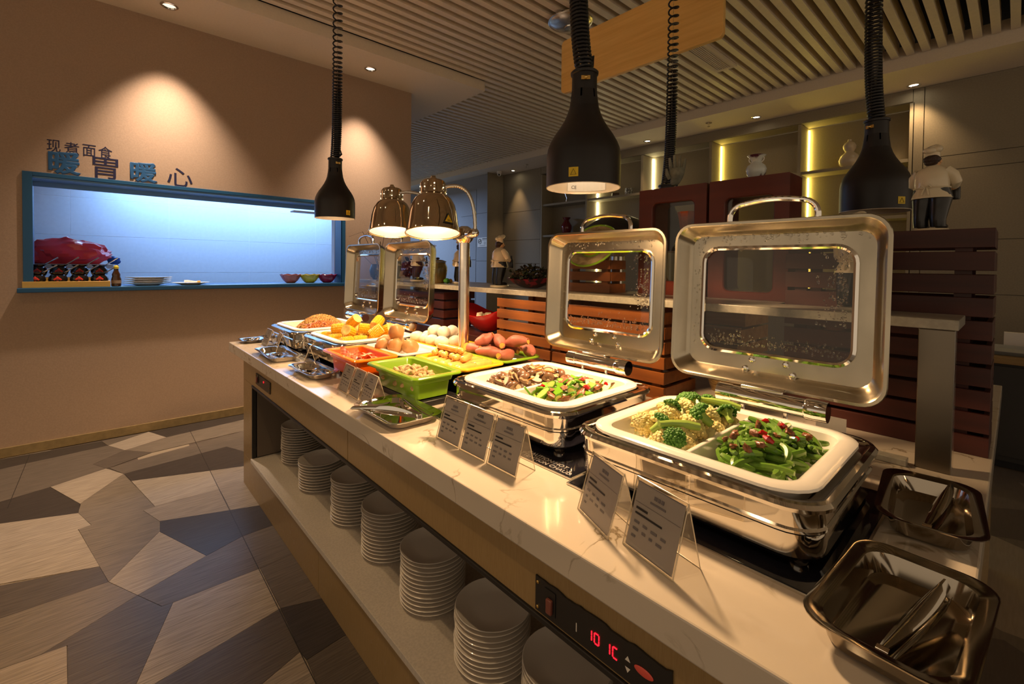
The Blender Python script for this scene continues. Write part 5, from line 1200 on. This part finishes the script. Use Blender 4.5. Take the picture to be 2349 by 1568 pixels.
for k in range(9): inst(roll, 'bread_roll', (2.60+.06*(k % 3), 1.20+.055*(k//3), TOP+.41+.006*(k % 2)), (0, 0, k), 'golden bread roll in the basket on the tiered case', 'bread', 'bread rolls in the basket')
pc = tag(MB().box(1.70, 1.702, .34, .42, TOP+.0005, TOP+.12).build('paper_card', M['white'], smooth=False), 'white paper slip standing behind the near hinge drum', 'card')

# ------------------------------------------------------------------ things on the kitchen pass
SZ = 1.2855
tr = thing('jar_tray', 'low yellow wooden tray under the black jars', 'tray', (-.165, 5.20, SZ))
M['yellow_wood'] = wood('yellow_wood', (.62, .40, .10), (.50, .29, .06), 'X')
MB().box(-.255, .255, -.09, -.078, 0, .048).build('front_board', M['yellow_wood'], tr, bevel=.002)
MB().box(-.255, .255, .30, .312, 0, .048).build('back_board', M['yellow_wood'], tr, bevel=.002)
for s in (-1, 1): MB().box(s*.249-.006, s*.249+.006, -.077, .299, 0, .048).build('end_board', M['yellow_wood'], tr, bevel=.002)
MB().box(-.242, .242, -.077, .299, 0, .012).build('bottom', M['yellow_wood'], tr)
MB().box(-.242, .242, .09, .299, .0125, .074).build('step', M['yellow_wood'], tr)
M['jarblack'] = P('black_glaze', (.012, .009, .008), .12, coat=.5)
M['redlabel'] = P('red_label', (.62, .03, .015), .5)
random.seed(21)
for row in range(2):
    for k in range(4):
        x, y, z = -.352+.125*k, 5.20+.165*row, SZ+.0128+.062*row
        t = thing('sauce_jar', 'black sauce jar with red diamond label, '+('front' if row == 0 else 'raised back')+' row, '+('beside the window stile', 'second from the window stile', 'second from the sauce bottle', 'nearest the sauce bottle')[k], 'jar', (x, y, z), group='black sauce jars on the pass')
        MB().lathe([(.034, 0), (.038, .004), (.054, .028), (.059, .048), (.055, .068), (.044, .084), (.040, .090), (.053, .102), (.054, .106), (.048, .107), (.036, .095), (.03, .09)], 26, cap0=True, cap1=True).build('body', M['jarblack'], t)
        d = MB()
        q = [(-.026, .05), (0, .024), (.026, .05), (0, .076)]; g = lambda u, zz: (u, -math.sqrt(max(0, .0605**2-u*u))*(1-.25*abs(zz-.05)/.03*.5), zz)
        d.add([g(*q[0]), g(*q[1]), g(*q[2]), g(*q[3]), g(0, .05)], [(0, 1, 4), (1, 2, 4), (2, 3, 4), (3, 0, 4)]); lbl = d.build('label', M['redlabel'], t, smooth=False)
        text_obj('福', .026, M['ink'], lbl, (-.013, -.0622, .040), (R(90), 0, 0), 0, .0002, 'LEFT', 'label_print')
        sp = thing('jar_spoon', 'thin steel spoon in the '+('front' if row == 0 else 'back')+' row sauce jar '+('beside the window stile', 'second from the window stile', 'second from the sauce bottle', 'nearest the sauce bottle')[k], 'spoon', (x+.02, y, z+.095), group='spoons in the sauce jars')
        MB().tube([(-.02, 0, -.02), (.06, 0, .04), (.10, .0, .068+.01*random.random())], [.004, .0045, .0055], 8).build('handle', M['steel'], sp)
        MB().ell((-.025, 0, -.026), (.012, .010, .004), 10, 6).build('spoon_bowl', M['steel'], sp)
sb = thing('sauce_bottle', 'brown sauce bottle with a yellow cap beside the jar tray', 'bottle', (.128, 5.17, SZ))
MB().lathe([(.030, 0), (.033, .004), (.033, .06), (.027, .085), (.029, .10), (.020, .125), (.016, .135), (.016, .15)], 22, cap0=True, cap1=True).build('glass', P('soy_glass', (.05, .018, .006), .12, coat=.4), sb)
MB().lathe([(.018, .1505), (.018, .168), (.013, .172), (.010, .180)], 18, cap0=True, cap1=True).build('cap', P('yellow_cap', (.62, .48, .02), .4), sb)
MB().loft([circ(.0336, .025, 22), circ(.0336, .052, 22)]).build('label', P('brown_label', (.30, .20, .12), .6), sb)
ov = MB().loft([circ(.06, 0, 32, 0, 0, .045), circ(.075, .006, 32, 0, 0, .055), circ(.125, .017, 32, 0, 0, .095), circ(.126, .020, 32, 0, 0, .096), circ(.075, .010, 32, 0, 0, .055), circ(.01, .008, 32, 0, 0, .008)], cap0=True, cap1=True).mesh('oval_plate', M['ceramic'])
for k in range(4): inst(ov, 'oval_plate', (.345+.004*k, 5.27, SZ+.0002+.0165*k), (0, 0, .02*k), 'white oval plate in the stack beside the sauce bottle', 'plate', 'stacked plates on the pass', 1.35)
inst(ov, 'oval_plate', (.66, 5.22, SZ+.0002), (0, 0, 0), 'single white oval plate with ladle heads on the pass', 'plate', None,  1.2)
ld = thing('ladle', 'white ceramic ladle with a wooden end lying on the single plate', 'ladle', (.66, 5.22, SZ+.014))
MB().tube([(-.05, 0, .016), (-.03, 0, .022), (.03, 0, .014), (.05, 0, .014)], [.015, .012, .008, .008], 10).build('ladle_bowl', M['ceramic'], ld)
MB().tube([(.05, 0, .014), (.075, 0, .015)], .011, 10).build('wooden_end', M['yellow_wood'], ld)
def lotus(x, y, col, label):
    t = thing('lotus_bowl', label, 'bowl', (x, y, SZ), group='lotus rim bowls on the pass'); m = P('bowl_'+label.split()[0], col, .25, coat=.3); n = 64
    def ring(k, inner):
        o = []
        for i in range(n):
            a = 2*math.pi*i/n; sc = .5+.5*math.cos(8*a); r = (.040+.066*k**.8)*(1+.05*sc*k)-(.003 if inner else 0); o.append((r*math.cos(a), r*math.sin(a), .085*k**1.3+.008*sc*k*k+(.003 if inner else 0)))
        return o
    MB().loft([ring(k, False) for k in (0, .15, .4, .7, 1)]+[ring(k, True) for k in (1, .7, .4, .15, .05)], cap0=True, cap1=True).build('bowl', m, t)
lotus(1.575, 5.33, (.42, .09, .06), 'terracotta lotus rim bowl on the kitchen pass')
lotus(1.765, 5.30, (.55, .42, .02), 'yellow lotus rim bowl between two other bowls')
lotus(1.945, 5.27, (.30, .01, .06), 'magenta lotus rim bowl at the end of the kitchen pass')
bag = thing('plastic_bag', 'crumpled red plastic bag bundle behind the black jars', 'bag', (-.14, 5.80, 1.4705))
random.seed(5); m = MB(); lo = []
for j in range(19):
    a = math.pi*j/18-math.pi/2; l = []
    for i in range(48):
        b = 2*math.pi*i/48; p = Vector((math.cos(a)*math.cos(b), math.cos(a)*math.sin(b), math.sin(a)))
        q = 1+.24*noise.noise(p*1.6)+.22*abs(noise.noise(Vector((p.x*2.5+p.z*3, p.y*7, p.z*6))))
        l.append((.27*p.x*q, .16*p.y*q, max(0, .09+.125*p.z*q*(1-.35*p.x))))
    lo.append(l)
m.loft(lo, cap0=True, cap1=True); m.build('bundle', P('red_plastic', (.85, .06, .09), .22, sss=.05, coat=.3), bag, ang=22)
MB().ell((.27, -.02, .035), (.05, .03, .035), 10, 7, .4, 2).build('blue_corner', P('blue_plastic', (.02, .10, .45), .4), bag)

# ------------------------------------------------------------------ things on the far shelving and right-hand side
def ornament(name, label, cat, x, y, z, prof, mat, n=22):
    t = thing(name, label, cat, (x, y, z)); MB().lathe(prof, n, cap0=True).build('body', mat, t); return t
ornament('gourd_vase', 'cream double gourd vase on the lit far shelving', 'vase', 7.28, 1.50, 2.8205, [(.07, 0), (.11, .05), (.12, .10), (.10, .16), (.055, .20), (.05, .215), (.07, .25), (.075, .285), (.06, .32), (.025, .345), (.02, .37), (.001, .375)], P('crackle_cream', (.55, .46, .34), .25, coat=.4))
tin = ornament('patterned_tin', 'small white patterned pot on the far shelving', 'pot', 7.28, 4.84, 2.8205, [(.065, 0), (.068, .005), (.068, .125), (.06, .13), (.001, .13)], P('patterned_white', (.7, .68, .62), .4, nscale=30, col2=(.15, .14, .12), contrast=(.48, .52)))
ornament('small_box', 'small dark box beside the patterned pot on the shelving', 'box', 7.3, 5.15, 2.8205, [(.09, 0), (.09, .07), (.085, .075), (.001, .075)], M['cabin'], 4)
ornament('red_vase', 'dark red waisted vase on the lower far shelving', 'vase', 7.28, 6.34, 2.1605, [(.07, 0), (.08, .02), (.11, .12), (.11, .19), (.06, .27), (.05, .30), (.09, .35), (.085, .355)], P('oxblood_glaze', (.14, .01, .012), .15, coat=.5))
ant = thing('twig_ornament', 'small silver twig ornament on the far shelving', 'ornament', (7.28, 6.36, 2.8205))
MB().lathe([(.03, 0), (.03, .02), (.006, .025)], 14, cap0=True).build('foot', M['steel'], ant)
MB().tube([(0, 0, .02), (0, -.02, .10), (0, .03, .20)], .008, 7).build('twig', M['steel'], ant); MB().tube([(0, -.01, .07), (0, -.07, .14)], .006, 7).build('twig', M['steel'], ant)
sc = thing('side_cabinet', 'dark cabinet with a wooden top along the right side', 'cabinet', (5.5, -.5, 0))
MB().box(-.4, .4, -1.6, 1.05, .06, .80).build('body', P('dark_cabinet', (.035, .032, .03), .5), sc, smooth=False)
MB().box(-.36, .4, -1.6, 1.05, 0, .058).build('kick_board', M['black'], sc, smooth=False)
for k in range(4): MB().box(-.416, -.402, -1.58+.66*k, -1.58+.66*k+.65, .10, .78).build('door', P('dark_door_%d' % k, (.04, .036, .033), .45), sc, smooth=False, bevel=.002)
MB().box(-.45, .42, -1.62, 1.07, .802, .85).build('top_board', wood('tan_top', (.34, .22, .08), (.26, .15, .05)), sc, smooth=False, bevel=.003)
gt = tag(MB().loft([rr(5.2, 5.65, -.45, .12, .03, .8505, 4), rr(5.17, 5.68, -.48, .15, .04, .88, 4), rr(5.19, 5.66, -.46, .13, .04, .88, 4), rr(5.22, 5.63, -.43, .10, .03, .856, 4)], cap0=True, cap1=True).build('grey_tray', P('grey_tray', (.30, .31, .30), .4)), 'grey tray on the wooden top of the side cabinet', 'tray')
bx = thing('striped_box', 'small dark striped box on the side cabinet', 'box', (5.25, .20, .8505))
MB().box(-.04, .04, -.06, .06, 0, .12).build('carton', M['black'], bx, bevel=.002)
for k in range(4): MB().box(-.0415, -.0402, -.05+.028*k, -.042+.028*k, .01, .09).build('stripe', M['white'], bx)
lb = tag(MB().box(5.75, 5.80, -1.5, .06, .8505, .98).build('upstand_board', M['white'], smooth=False), 'pale board standing at the back of the side cabinet', 'board')
cam_check = scene.camera
